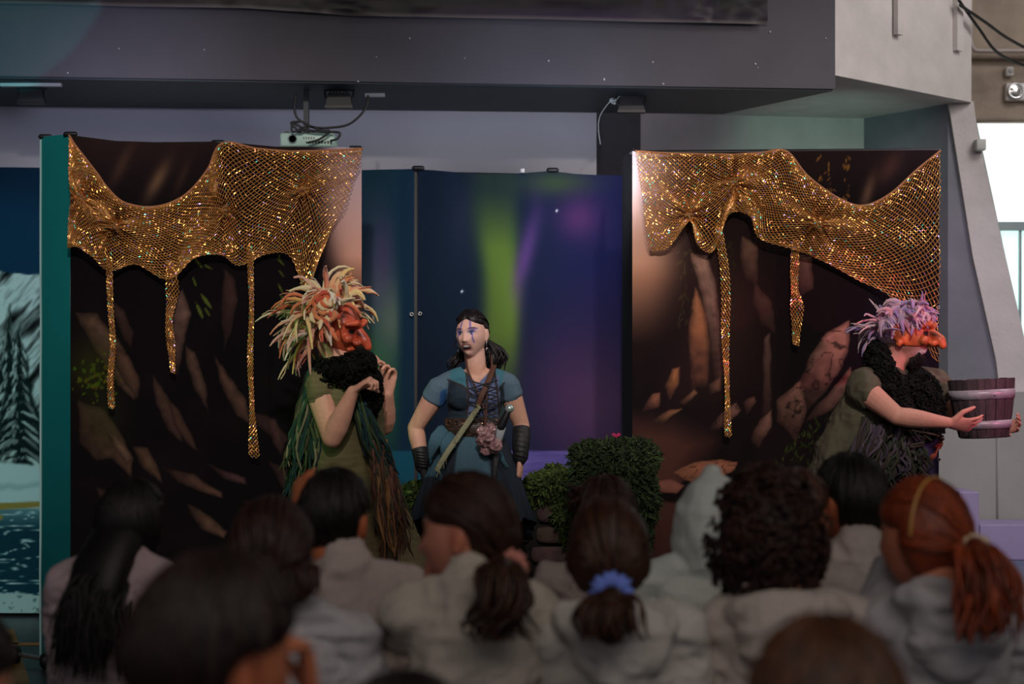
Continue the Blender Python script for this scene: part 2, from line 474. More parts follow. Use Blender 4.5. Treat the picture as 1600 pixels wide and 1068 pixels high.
# low wall carrying pillar
wL = Plan((1468, 9.7), (1700, 9.7)); zt = wL.pt(1500, 612).z
lw = struct('wall_low', MB().box((GX(1450, 9.7), 9.7, 0), (GX(1830, 9.7), 9.82, zt)), M_low)
MB().box((GX(1557, 9.7), 9.688, 0.3), (GX(1559, 9.7), 9.7, zt)).build('joint', M_low, lw)

# concrete gallery slab upper right
sl = struct('trim_gallery', MB().prism([(1.72, 8.93), (2.706, 9.80), (2.80, 10.8), (0.40, 10.8), (0.40, 9.95), (1.24, 9.62), (1.62, 9.0)], 2.93, 4.1), M_plast)
gP = Plan((1318, 8.97), (1518, 9.8))
for px0, px1, py in ((1396, 1405, 54), (1489, 1498, 79)):
    p0 = gP.pt(px0, py); p1 = gP.pt(px1, py)
    MB().slab([Vector((p0.x, p0.y, p0.z)), Vector((p1.x, p1.y, p0.z)), Vector((p1.x, p1.y, 3.9)), Vector((p0.x, p0.y, 3.9))], (gP.n[0]*.03, gP.n[1]*.03, 0)).build('render_strip', M_plast, sl, False)

# window wall on the right, bare concrete above
wY = 10.25
zb = P(0, 192, wY).z
wc = struct('wall_right', MB().box((GX(1505, wY), wY, zb), (GX(1900, wY), wY+.2, 5.0)), M_conc)
MB().box((GX(1512, wY), wY-.07, P(0, 94, wY).z), (GX(1900, wY), wY, P(0, 86, wY).z)).build('ledge', M_conc, wc)
MB().box((GX(1512, wY), wY-.05, zb), (GX(1900, wY), wY, P(0, 186, wY).z)).build('ledge', M_conc, wc)
struct('wall_side_right', MB().box((GX(1900, wY), 2.0, 0), (GX(1900, wY)+.15, wY+.2, 5.6)), M_conc)
struct('wall_side_left', MB().box((-6.6, 2.0, 0), (-6.5, 13, 5.6)), M_grey)
struct('wall_sill', MB().box((GX(1600, wY), wY, 0), (GX(1900, wY), wY+.15, P(0, 545, wY).z)), M_low)

M_frame = mat('window_frame_metal', lin((150, 165, 165)), 0.5, metal=0.2)
win = MB()
z0, z1 = P(0, 560, wY).z, zb
fr = MB()
yf = wY-.03
def bar(px0, py0, px1, py1, w, t=.04):
    a, b = P(px0, py0, yf), P(px1, py1, yf); d = (b-a).normalized(); q = d.cross(Vector((0, 1, 0)))*w/2
    fr.slab([a-q, b-q, b+q, a+q], (0, t, 0))
bar(1522, 192, 1612, 610, .035)
zc = P(0, 353, wY).z
fr.box((GX(1548, wY), yf-.02, zc-.03), (GX(1900, wY), yf+.03, zc+.022))
fr.box((GX(1591, wY), yf, z0), (GX(1594, wY), yf+.03, zc))
fr.box((GX(1700, wY), yf, z0), (GX(1706, wY), yf+.03, z1))
wo = struct('window_1', fr, M_frame)
M_pane = mat('window_pane_daylight', (0.9, 0.95, 0.95), 0.3, emit=(0.93, 1.0, 1.0), estr=1.15)
pn = MB().box((GX(1524, wY), wY+.02, zc), (GX(1900, wY), wY+.03, z1)).build('pane', M_pane, wo, False)
M_pane2 = mat('window_pane_frosted', (0.8, 0.95, 0.9), 0.3, emit=(0.70, 0.98, 0.92), estr=1.0)
MB().box((GX(1548, wY), wY+.02, z0), (GX(1592, wY), wY+.03, zc)).build('pane', M_pane2, wo, False)
MB().box((GX(1593, wY), wY+.02, z0), (GX(1900, wY), wY+.03, zc)).build('pane', M_pane2, wo, False)

# raised platform and step blocks at the right
M_plat = mat('platform_blue_grey', lin((100, 112, 140)), 0.45, noise=0.15, nscale=5)
pz = 0.286
o = MB().box((GX(1478, 9.3), 9.1, 0), (3.95, 9.68, pz)).box((2.35, 7.4, 0), (3.95, 9.1, pz)).build('stage_platform', M_plat, None, False)
tag(o, 'low blue-grey stage platform on the floor right of the right cave backdrop', 'platform')
M_lil = mat('block_white', lin((162, 150, 186)), 0.7, noise=0.05, nscale=5)
zl = P(0, 819, 9.3).z; zh = P(0, 768, 9.3).z
o = MB().rbox((GX(1531, 9.3), 9.3, pz), (GX(1760, 9.3), 9.66, zl), .008).build('step_block', M_lil, None, False)
tag(o, 'low wide white block on the platform below the bucket', 'block')
o = MB().rbox((GX(1498, 9.3), 9.3, pz), (GX(1530, 9.3), 9.66, zh), .008).build('step_block', M_lil, None, False)
tag(o, 'taller narrow white block standing left of the low wide block', 'block')
# ------------------------------------------------------------------ fittings above the stage
def cable(mb, pts, r=.006, n=24, col=None): mb.tube(smoothpath(pts, n), r, 6, col)

# crinkled dark banner hung on the beam
def banner():
    nx, ny = 240, 30
    px = np.linspace(-330, 1197, nx); v = np.linspace(0, 1, ny)
    bot = np.interp(px, [-330, 0, 80, 200, 390, 562, 800, 1000, 1197], [-2, 7, 8, 12, 15, 27, 31, 36, 40])
    PX, V = np.meshgrid(px, v, indexing='ij'); B = np.repeat(bot[:, None], ny, 1)
    PY = B-(1-V)*190
    W = beamP.arr(PX, PY, 0.02)
    q = np.stack([PX/90, PY/28, 0*PX], -1)
    cr = 1-2*np.abs(fbm(q, 3, 4)); pin = np.exp(-((PX-565)/60)**2-((PY-20)/25)**2)+np.exp(-((PX-1150)/70)**2-((PY-20)/22)**2)
    W[..., 1] -= 0.012*cr*(0.5+1.6*pin)+0.01
    p = Paint(PX, PY, (26, 20, 28))
    n = noise2(PX, PY*2.5, 60, 3, 4)
    p.mix((62, 34, 44), 0.7*np.clip(n*1.6, 0, 1)*(PX < 640)); p.mix((8, 7, 10), np.clip(-n*1.5, 0, 1))
    p.glow((52, 30, 78), 900, 30, 260, 16, .8)
    p.mix((70, 66, 66), .7*np.clip(noise2(PX, PY, 22, 9, 3)*2-.4, 0, 1)*(PX > 1040)*(PY < 20))
    for x in (1005, 1040, 1070, 1096): p.mix((44, 30, 56), .8*((PX > x) & (PX < x+14) & (PY < 34)))
    p.mix((120, 112, 110), ((B-PY) < 1.6)*.9)
    C = linA(p.C)*.9
    mb = MB(); mb.grid(W, C, True)
    # back side so the vinyl has thickness
    W2 = W.copy(); W2[..., 1] += .003; mb.grid(W2, C)
    o = mb.build('hanging_banner', mat('banner_vinyl', vcol=True, rough=0.42), None)
    tag(o, 'dark crinkled vinyl banner hanging across the face of the beam', 'banner')
banner()

def floodlight(px, py, Y, label, w=40):
    c = P(px, py, Y); s = w/FPX*Y
    t = thing('floodlight', (c.x, Y, c.z-s*.3), label, 'floodlight', 'floodlights under the beam')
    b = MB(); M = Matrix.Translation(c)
    v = [(-.42, -.12, .3), (.42, -.12, .3), (.42, .12, .3), (-.42, .12, .3), (-.52, -.2, -.22), (.52, -.2, -.22), (.52, .2, -.22), (-.52, .2, -.22)]
    b.add([tuple(Vector(q)*s+c) for q in v], [(3, 2, 1, 0), (4, 5, 6, 7), (0, 1, 5, 4), (1, 2, 6, 5), (2, 3, 7, 6), (3, 0, 4, 7)])
    for k in range(6):
        b.box((c.x-.36*s+k*.13*s, c.y-.17*s, c.z+.3*s), (c.x-.33*s+k*.13*s, c.y+.1*s, c.z+.42*s))
    b.build('housing', mat('flood_black', lin((44, 44, 46)), .5), t, False)
    MB().box((c.x-.54*s, c.y-.23*s, c.z-.29*s), (c.x+.54*s, c.y+.22*s, c.z-.2*s)).build('bezel', M_black, t, False)
    br = MB(); cable(br, [c+Vector((-.5*s, 0, 0)), c+Vector((-.56*s, 0, .4*s)), Vector((c.x-.4*s, c.y, 2.824)), Vector((c.x+.4*s, c.y, 2.824)), c+Vector((.56*s, 0, .4*s)), c+Vector((.5*s, 0, 0))], .006)
    br.build('bracket', M_black, t)
floodlight(50, 151, 8.75, 'black floodlight fixed under the left end of the beam')
floodlight(530, 158, 8.8, 'black floodlight under the beam just right of the projector')
floodlight(986, 165, 9.0, 'black floodlight under the beam with a loose clear tie beside it')
# thin fluorescent strips under the beam, modelled unlit
for a, b_, py, Y, lb in ((0, 95, 135.5, 8.6, 'thin pale strip under the beam above the leftmost floodlight'), (570, 601, 148.5, 8.9, 'short pale fluorescent strip under the beam right of the projector')):
    pa = P(a, py, Y)
    o = MB().box((pa.x, Y, 2.81), (GX(b_, Y), Y+.03, 2.826)).build('fluorescent_strip', mat('strip_pale', (.6, .6, .58), .4), None, False)
    tag(o, lb, 'strip')
cl = MB()
cable(cl, [P(938, 225, 8.9), P(935, 200, 8.9), P(938, 180, 8.9), P(952, 160, 8.9), P(962, 156, 8.9), P(968, 150, 8.9)], .0025)
for k in range(7): cl.tube(smoothpath([P(958+random.uniform(-6, 6), 158+random.uniform(-5, 5), 8.9) for _ in range(4)], 10), .003, 5)
tag(cl.build('plastic_tie', mat('clear_tie', lin((150, 160, 165)), .25), None), 'loose clear plastic tie dangling beside the right floodlight', 'tie')

# projector
def projector():
    Y = 8.75; c = P(480, 217, Y); u = Y/FPX
    t = thing('projector', (c.x, Y, c.z-12*u), 'white projector hanging from the ceiling pole above the left cave backdrop', 'projector')
    MB().rbox((c.x-43*u, Y, c.z-12*u), (c.x+42*u, Y+.24, c.z+10*u), .012).build('body', mat('projector_white', lin((190, 225, 205)), .4), t)
    rim = MB(); M = Matrix.Rotation(PI/2, 3, 'X')
    rim.lathe([(7.5*u, 0), (7.5*u, .006), (6.2*u, .008), (5.8*u, 0)], P(457, 217, Y), M, 20)
    rim.build('speaker_grille', mat('proj_grey', lin((150, 165, 160)), .5), t)
    pt = MB()
    for k, x in enumerate(np.linspace(478, 516, 9)):
        pt.box((GX(x, Y), Y-.004, P(0, 224, Y).z), (GX(x+3, Y), Y+.002, P(0, 221-(k % 3), Y).z))
    for k in range(5): pt.box((GX(474+4*k, Y), Y-.003, P(0, 217, Y).z), (GX(475.5+4*k, Y), Y+.002, P(0, 214, Y).z))
    pt.build('socket', M_black, t, False)
    for fx in (444, 512): MB().box((GX(fx, Y), Y+.02, P(0, 209, Y).z), (GX(fx+6, Y), Y+.05, P(0, 204, Y).z)).build('foot', M_black, t, False)
    pl = MB(); pl.box((GX(471, Y), Y+.08, P(0, 208, Y).z), (GX(479, Y), Y+.12, 2.826)); pl.box((GX(462, Y), Y+.05, P(0, 209, Y).z), (GX(490, Y), Y+.16, P(0, 204, Y).z))
    pl.build('mounting_pole', mat('pole_dark', (.03, .035, .04), .5), t, False)
    w = MB(); Yc = Y-.04
    cable(w, [P(575, 150, Yc), P(573, 165, Yc), P(560, 183, Yc), P(540, 196, Yc), P(505, 200, Yc), P(480, 198, Yc), P(458, 206, Yc), P(457, 193, Yc), P(466, 196, Yc), P(480, 203, Yc), P(510, 206, Yc), P(530, 207, Yc), P(528, 216, Yc), P(517, 220, Yc)], .006, 60)
    cable(w, [P(463, 148, Yc), P(460, 165, Yc), P(463, 182, Yc), P(475, 192, Yc), P(500, 203, Yc), P(515, 205, Yc), P(500, 217, Yc), P(482, 223, Yc)], .006, 50)
    cable(w, [P(478, 200, Yc), P(468, 205, Yc), P(462, 200, Yc), P(455, 192, Yc), P(468, 190, Yc)], .007, 26)
    w.build('cable', M_black, t)
projector()

# right hand wall fittings
o = MB()
cable(o, [P(1498, 0, 9.6), P(1530, 45, 9.75), P(1560, 83, 9.9), P(1610, 105, 10.1), P(1660, 112, 10.2)], .009, 40)
cable(o, [P(1500, 8, 9.6), P(1540, 35, 9.75), P(1575, 60, 9.9), P(1620, 82, 10.1), P(1660, 90, 10.2)], .009, 40)
tag(o.build('power_cable', M_black, None), 'pair of slack black cables crossing the bare concrete at top right', 'cable')
o = MB(); yq = wY-.05
cable(o, [P(1517, -60, yq), P(1517, 40, yq), P(1517, 62, yq), P(1522, 76, yq), P(1536, 79, yq), P(1620, 79, yq), P(1700, 79, yq)], .014, 60)
tag(o.build('conduit_pipe', mat('conduit', lin((165, 155, 150)), .5), None), 'grey conduit pipe bending along the bare concrete wall', 'pipe')
c = P(1575, 113, wY)
t = thing('wall_sensor', (c.x, wY-.04, c.z-.03), 'small white wall sensor above the round emergency lamp', 'sensor')
MB().rbox((c.x-.024, wY-.05, c.z-.03), (c.x+.024, wY, c.z+.028), .01).build('case', mat('plastic_white', (.6, .58, .56), .4), t)
MB().ell(c+Vector((0, -.05, 0)), (.014, .01, .016)).build('lens', mat('plastic_grey', (.4, .4, .4), .3), t)
c = P(1594, 145, wY)
t = thing('emergency_lamp', (c.x, wY-.05, c.z-.08), 'white wall emergency light with round clear lamp above the window', 'lamp')
MB().rbox((c.x-.1, wY-.05, c.z-.055), (c.x+.2, wY, c.z+.055), .008).build('case', MATS['plastic_white'], t)
M = Matrix.Rotation(PI/2, 3, 'X'); cc = P(1582, 145, wY)+Vector((0, -.05, 0))
MB().lathe([(.05, 0), (.05, .025), (.042, .032), (.04, .01)], cc, M, 28).build('lamp_rim', mat('chrome_rim', (.7, .7, .7), .2, metal=.7), t)
MB().lathe([(.04, 0), (.03, .012), (.012, .018), (.004, .02)], cc, M, 20).build('reflector', mat('reflector', (.8, .8, .8), .15, metal=.9), t)
MB().lathe([(.04, .012), (.036, .028), (.02, .04), (.004, .044)], cc, M, 20).build('glass', mat('lamp_glass', (1, 1, 1), .05, trans=1.0), t)
c = P(1531, 227, 9.8)
o = MB().rbox((c.x-.03, 9.76, c.z-.033), (c.x+.028, 9.83, c.z+.033), .006).build('junction_box', mat('jbox', lin((195, 195, 190)), .5), None)
tag(o, 'small grey junction box on the slanted pillar beside the window', 'junction box')
# ------------------------------------------------------------------ printed backdrops
def backdrop_grid(plan, x0, x1, top, zbot, step, off, painter, gain, name, parent, fold=0.006, seed=0, xnodes=None):
    nx = int((x1-x0)/step)+1
    px = np.linspace(x0, x1, nx)
    ytop = np.interp(px, [t[0] for t in top], [t[1] for t in top])
    Yc = np.array([plan.Y(x) for x in px]); ybot = HOR+(CAMZ-zbot)*FPX/Yc
    ny = int((ybot.max()-ytop.min())/step)+1
    v = np.linspace(0, 1, ny); PX = np.repeat(px[:, None], ny, 1); PY = ytop[:, None]*(1-v)+ybot[:, None]*v
    f = fold*(noise2(PX, PY*.35, 45, seed, 2)*(0.4+0.6*v)+0.6*np.exp(-v*9)*np.abs(np.sin(PX/17+seed)))
    W = plan.arr(PX, PY, off+f)
    p = painter(PX, PY)
    C = np.clip(linA(np.clip(p.C, 0, 255))*gain, 0, .92)
    mb = MB(); mb.grid(W, C, True)
    o = mb.build(name, mat('print_cloth', vcol=True, rough=.9, spec=.12, bump=.04, bscale=400), parent)
    return o, W

def frame_tubes(t, plan, xs, ztop, depth=0.05):
    fr = MB()
    for x in xs:
        p = plan.pt(x, HOR, 0); q = (p.x-plan.n[0]*depth, p.y-plan.n[1]*depth)
        fr.cap((q[0], q[1], .02), (q[0], q[1], ztop), .016, .016, 8)
    for z in (.05, ztop/2, ztop-.01):
        a = plan.pt(xs[0], HOR); b = plan.pt(xs[-1], HOR)
        fr.cap((a.x-plan.n[0]*depth, a.y-plan.n[1]*depth, z), (b.x-plan.n[0]*depth, b.y-plan.n[1]*depth, z), .014, .014, 8)
    fr.build('frame', mat('frame_black', (.01, .01, .012), .5), t)
    for x in (xs[0], xs[-1]):
        p = plan.pt(x, HOR); MB().box((p.x-.02, p.y-.08, 0), (p.x+.02, p.y+.45, .03)).build('foot', MATS['frame_black'], t, False)

cpL = Plan((110, 7.50), (565, 7.85)); cpT = Plan((62, 7.62), (110, 7.50))
cpA = Plan((540, 8.66), (648, 8.70)); cpB = Plan((652, 8.70), (985, 8.88))
cpR = Plan((988, 7.75), (1467, 7.75)); cpW = Plan((-330, 9.10), (110, 9.10))

def paint_cave_left(X, Y):
    p = Paint(X, Y, (13, 9, 12))
    p.mix((46, 31, 30), np.clip((330-Y)/120, 0, 1)*np.clip((520-X)/80, 0, 1)*.9)
    p.mix((26, 17, 19), .8*np.clip(noise2(X, Y, 60, 2, 3), 0, 1))
    p.glow((112, 84, 62), 246, 282, 10, 34, .8, 1, .5); p.glow((80, 56, 44), 190, 258, 9, 36, .6, 1, .45); p.glow((70, 50, 40), 285, 275, 7, 30, .5, 1, .4)
    B = [([(118, 488), (150, 490), (185, 530), (216, 590), (210, 625), (185, 600), (150, 550)], (104, 80, 62)),
         ([(178, 470), (195, 485), (208, 520), (205, 545), (190, 520), (178, 490)], (64, 46, 40)),
         ([(176, 535), (200, 555), (218, 595), (216, 622), (195, 600), (180, 570)], (98, 72, 56)),
         ([(262, 480), (285, 452), (298, 490), (290, 520), (278, 585), (268, 585), (268, 500)], (106, 80, 70)),
         ([(290, 540), (305, 550), (322, 600), (325, 640), (305, 610), (292, 570)], (98, 74, 60)),
         ([(238, 585), (262, 620), (280, 660), (285, 690), (262, 670), (245, 630)], (88, 64, 52)),
         ([(262, 625), (280, 640), (300, 680), (310, 705), (290, 690), (270, 660)], (92, 66, 52)),
         ([(335, 555), (360, 590), (385, 625), (392, 660), (370, 650), (345, 600)], (100, 72, 60)),
         ([(352, 420), (366, 440), (372, 468), (360, 520), (350, 545), (346, 480)], (62, 42, 38)),
         ([(122, 625), (165, 640), (190, 680), (207, 715), (205, 745), (175, 715), (150, 720), (125, 690)], (88, 68, 50)),
         ([(160, 665), (185, 680), (207, 715), (200, 728), (180, 705)], (122, 96, 74)),
         ([(208, 698), (230, 700), (245, 725), (254, 752), (235, 742), (218, 722)], (100, 76, 56)),
         ([(255, 730), (300, 740), (345, 770), (347, 778), (320, 770), (275, 750)], (104, 76, 60)),
         ([(322, 722), (350, 735), (382, 745), (385, 757), (350, 748)], (88, 62, 62)),
         ([(292, 785), (320, 800), (355, 830), (350, 842), (315, 825), (298, 805)], (104, 80, 60)),
         ([(385, 640), (420, 650), (452, 685), (445, 692), (400, 665)], (64, 44, 44)),
         ([(415, 650), (430, 655), (446, 690), (440, 712), (425, 690)], (78, 52, 50)),
         ([(420, 720), (450, 735), (470, 770), (440, 760)], (64, 44, 44)),
         ([(150, 760), (175, 770), (215, 830), (205, 850), (170, 810)], (70, 52, 42)),
         ([(380, 780), (420, 790), (450, 830), (420, 830)], (56, 38, 36))]
    for k, (q, c) in enumerate(B): p.rock(q, [v*1.18 for v in c], (30, 20, 19), -.5, 2.2, 2.2, k)
    for k in range(70):
        x, y = 146+random.gauss(0, 17), 592+random.gauss(0, 15)
        p.leaf((70+random.randint(-15, 25), 84+random.randint(-20, 20), 18), x, y, random.uniform(5, 11), random.uniform(0, 6.28), .3)
    p.glow((48, 56, 14), 140, 575, 34, 42, .6); p.glow((34, 40, 14), 165, 650, 30, 40, .5)
    for x, y, L, a in [(303, 402, 24, .9), (316, 412, 20, .5), (300, 430, 22, 1.2), (312, 456, 36, .95), (305, 470, 34, 1.15), (318, 478, 22, 1.0), (306, 385, 20, 1.4),
                       (432, 402, 20, .8), (434, 420, 18, .9), (433, 440, 22, 1.1), (436, 458, 24, .9), (430, 480, 18, 1.2), (434, 392, 18, 1.3)]:
        p.leaf((78, 92, 34), x, y, L, a, .09)
    # mist and warm light at the right edge
    m = 1/(1+np.exp(-(X-(505+np.clip(Y-330, 0, 400)*.22))/9))
    g = np.clip((Y-235)/230, 0, 1)[..., None]
    col = np.array((172, 158, 172.))*(1-g)+np.array((190, 128, 96.))*g
    g2 = np.clip((Y-400)/90, 0, 1)[..., None]; col = col*(1-g2)+np.array((44, 26, 20.))*g2
    p.C = p.C*(1-m[..., None])+col*m[..., None]
    return p
def paint_cave_right(X, Y):
    p = Paint(X, Y, (17, 11, 13))
    p.mix((40, 25, 26), .7*np.clip((320-Y)/90, 0, 1)); p.mix((30, 19, 19), .8*np.clip(noise2(X, Y*.5, 50, 4, 3)+.2, 0, 1))
    p.glow((64, 42, 34), 1140, 480, 70, 150, .5); p.glow((20, 18, 34), 1420, 560, 90, 160, .7)
    # sand
    p.poly((66, 39, 33), [(985, 660), (1050, 662), (1110, 690), (1075, 735), (1100, 790), (1110, 870), (1150, 1100), (980, 1100)], 46)
    p.poly((60, 36, 32), [(1030, 780), (1200, 770), (1300, 900), (1300, 1100), (1030, 1100)], 40, .7)
    B = [([(1078, 395), (1105, 398), (1118, 440), (1127, 520), (1132, 600), (1118, 602), (1108, 520), (1095, 455)], (134, 102, 88), 0),
         ([(1086, 448), (1100, 480), (1110, 540), (1106, 602), (1080, 608), (1076, 520)], (146, 96, 62), 0),
         ([(1160, 368), (1185, 385), (1184, 444), (1165, 435), (1157, 400)], (98, 72, 58), 0),
         ([(1240, 395), (1268, 402), (1272, 450), (1252, 462), (1238, 428)], (92, 66, 58), 0),
         ([(1180, 440), (1205, 470), (1212, 520), (1190, 505), (1178, 470)], (72, 52, 44), 0),
         ([(1194, 530), (1203, 518), (1206, 645), (1191, 648)], (92, 68, 62), 0),
         ([(1328, 498), (1326, 545), (1312, 580), (1290, 612), (1262, 640), (1248, 618), (1252, 590), (1266, 555), (1292, 520)], (140, 102, 88), 15),
         ([(1330, 572), (1296, 612), (1262, 650), (1258, 660), (1300, 640), (1335, 600)], (120, 84, 76), 0),
         ([(1214, 625), (1250, 592), (1262, 640), (1244, 690), (1214, 655)], (118, 84, 72), 14),
         ([(1172, 688), (1188, 655), (1207, 640), (1204, 668), (1186, 700)], (132, 94, 82), 0),
         ([(1040, 602), (1050, 576), (1062, 573), (1060, 600), (1046, 626)], (148, 100, 58), 0),
         ([(1003, 642), (1018, 616), (1032, 614), (1030, 636)], (120, 80, 58), 0),
         ([(1060, 630), (1085, 608), (1092, 614), (1070, 632)], (126, 88, 62), 0),
         ([(1018, 657), (1045, 640), (1066, 637), (1036, 660)], (150, 104, 66), 0),
         ([(1105, 673), (1130, 640), (1150, 628), (1158, 642), (1132, 668)], (124, 86, 76), 12),
         ([(1160, 628), (1178, 619), (1182, 628), (1166, 648)], (114, 76, 64), 0),
         ([(1108, 602), (1126, 588), (1126, 610), (1110, 616)], (126, 84, 66), 0)]
    for k, (q, c, cr) in enumerate(B): p.rock(q, [v*1.12 for v in c], (42, 27, 25), -.9, 2.0, 2.2, k+30, crack=cr)
    p.poly((14, 9, 9), [(1000, 764), (1050, 768), (1075, 745), (1150, 752), (1180, 740), (1190, 790), (1100, 790), (1010, 780)], 6)
    p.rock([(1052, 738), (1085, 722), (1125, 717), (1152, 722), (1148, 735), (1120, 748), (1080, 753)], (160, 100, 78), (96, 62, 46), -1.2, 1.6, 2, 80, crack=15)
    p.rock([(1010, 754), (1050, 748), (1070, 759), (1056, 771), (1020, 769)], (140, 92, 76), (84, 50, 42), -1.2, 1.6, 2, 81)
    for k in range(170):
        x, y = random.uniform(1215, 1330), random.uniform(625, 745)
        if y < 900-(x-1000)*.82-10: continue
        g = random.uniform(.5, 1.1); p.leaf((56*g, 70*g, 26*g), x, y, random.uniform(9, 20), random.uniform(-2.4, -.5), .1)
    for k in range(60):
        x = 1070+random.gauss(0, 5)+random.choice((0, 72)); y = random.uniform(372, 500)
        p.leaf((44, 40, 24), x, y, random.uniform(10, 18), PI/2+random.uniform(-.9, .9), .1)
    for k in range(46):
        x, y = random.choice((1281, 1296, 1322))+random.gauss(0, 3), random.uniform(240, 335)
        p.leaf((112, 76, 34), x, y, random.uniform(7, 14), PI/2+random.uniform(-.8, .8), .14)
    p.glow((120, 88, 66), 1356, 300, 8, 30, .6, 1, .3); p.glow((72, 46, 40), 1390, 262, 14, 30, .7, 1, .6)
    p.poly((70, 60, 104), [(1385, 745), (1440, 670), (1475, 660), (1475, 760)], 10, .6)
    p.poly((54, 46, 84), [(1395, 700), (1450, 640), (1475, 640), (1475, 700)], 14, .4)
    m = 1/(1+np.exp((X-(1048-np.clip(Y-430, 0, 100)*.25))/15)); 
    g = np.clip((Y-235)/200, 0, 1)[..., None]
    col = np.array((190, 176, 176.))*(1-g)+np.array((186, 132, 104.))*g
    g2 = np.clip((Y-410)/130, 0, 1)[..., None]; col = col*(1-g2)+np.array((26, 15, 14.))*g2
    m = m*np.clip((600-Y)/60, 0, 1)
    p.C = p.C*(1-m[..., None])+col*m[..., None]
    return p
def paint_aurora(X, Y):
    p = Paint(X, Y, (12, 24, 38))
    p.mix((22, 24, 60), np.clip((X-780)/150, 0, 1)); p.mix((32, 28, 58), np.clip((X-850)/80, 0, 1)*np.clip((Y-420)/150, 0, 1))
    # left cloth
    L = (X < 650)
    p.mix((14, 42, 54), L*.8); p.mix((70, 74, 92), L*.75*np.exp(-((X-585)/28)**2)*np.clip(1-np.abs(Y-450)/190, 0, 1))
    p.mix((66, 48, 84), L*.5*np.exp(-((X-600)/16)**2-((Y-400)/60)**2)); p.mix((48, 110, 50), L*.85*np.exp(-((X-575)/42)**2-((Y-610)/85)**2))
    p.mix((110, 120, 96), L*.5*np.exp(-((X-612)/22)**2-((Y-500)/60)**2)); p.mix((14, 36, 54), L*np.clip((X-618)/14, 0, 1)*.9)
    # green band
    cx = 775+6*np.sin(Y/60); w = 26+np.clip(420-Y, 0, 200)*.08
    p.mix((80, 104, 34), .8*np.exp(-(np.abs(X-cx)/w)**3)*np.clip((Y-268)/120, .25, 1)*np.clip((700-Y)/180, 0, 1)*~L)
    p.mix((82, 116, 30), .7*np.exp(-(np.abs(X-800)/13)**2-((Y-480)/110)**2)*~L)
    p.glow((62, 84, 40), 870, 285, 60, 22, .6)
    cx = 838-np.clip(Y-330, 0, 120)*.25
    p.mix((78, 50, 104), .75*np.exp(-((X-cx)/14)**2)*np.exp(-((Y-400)/75)**2)*~L)
    p.glow((90, 46, 92), 905, 340, 34, 34, .6); p.glow((62, 42, 74), 890, 620, 80, 110, .8); p.glow((84, 54, 84), 940, 640, 60, 70, .5)
    p.glow((84, 70, 100), 720, 340, 20, 60, .12)
    for x, y in ((722, 455), (870, 329)): p.glow((200, 210, 220), x, y, 1.6, 2.0, 1)
    # sea
    s = np.clip((Y-703)/2, 0, 1)
    sea = np.array((80, 74, 132.))*np.ones(X.shape+(1,))
    wv = noise2(X*.35, Y*2.6, 14, 5, 3)[..., None]; sea = sea+wv*26
    k = np.clip((760-X)/90, 0, 1)[..., None]; sea = sea*(1-k)+np.array((18, 66, 84.))*k
    p.C = p.C*(1-s[..., None])+sea*s[..., None]
    q = np.clip((Y-790)/60, 0, 1); p.mix((20, 22, 34), q)
    return p
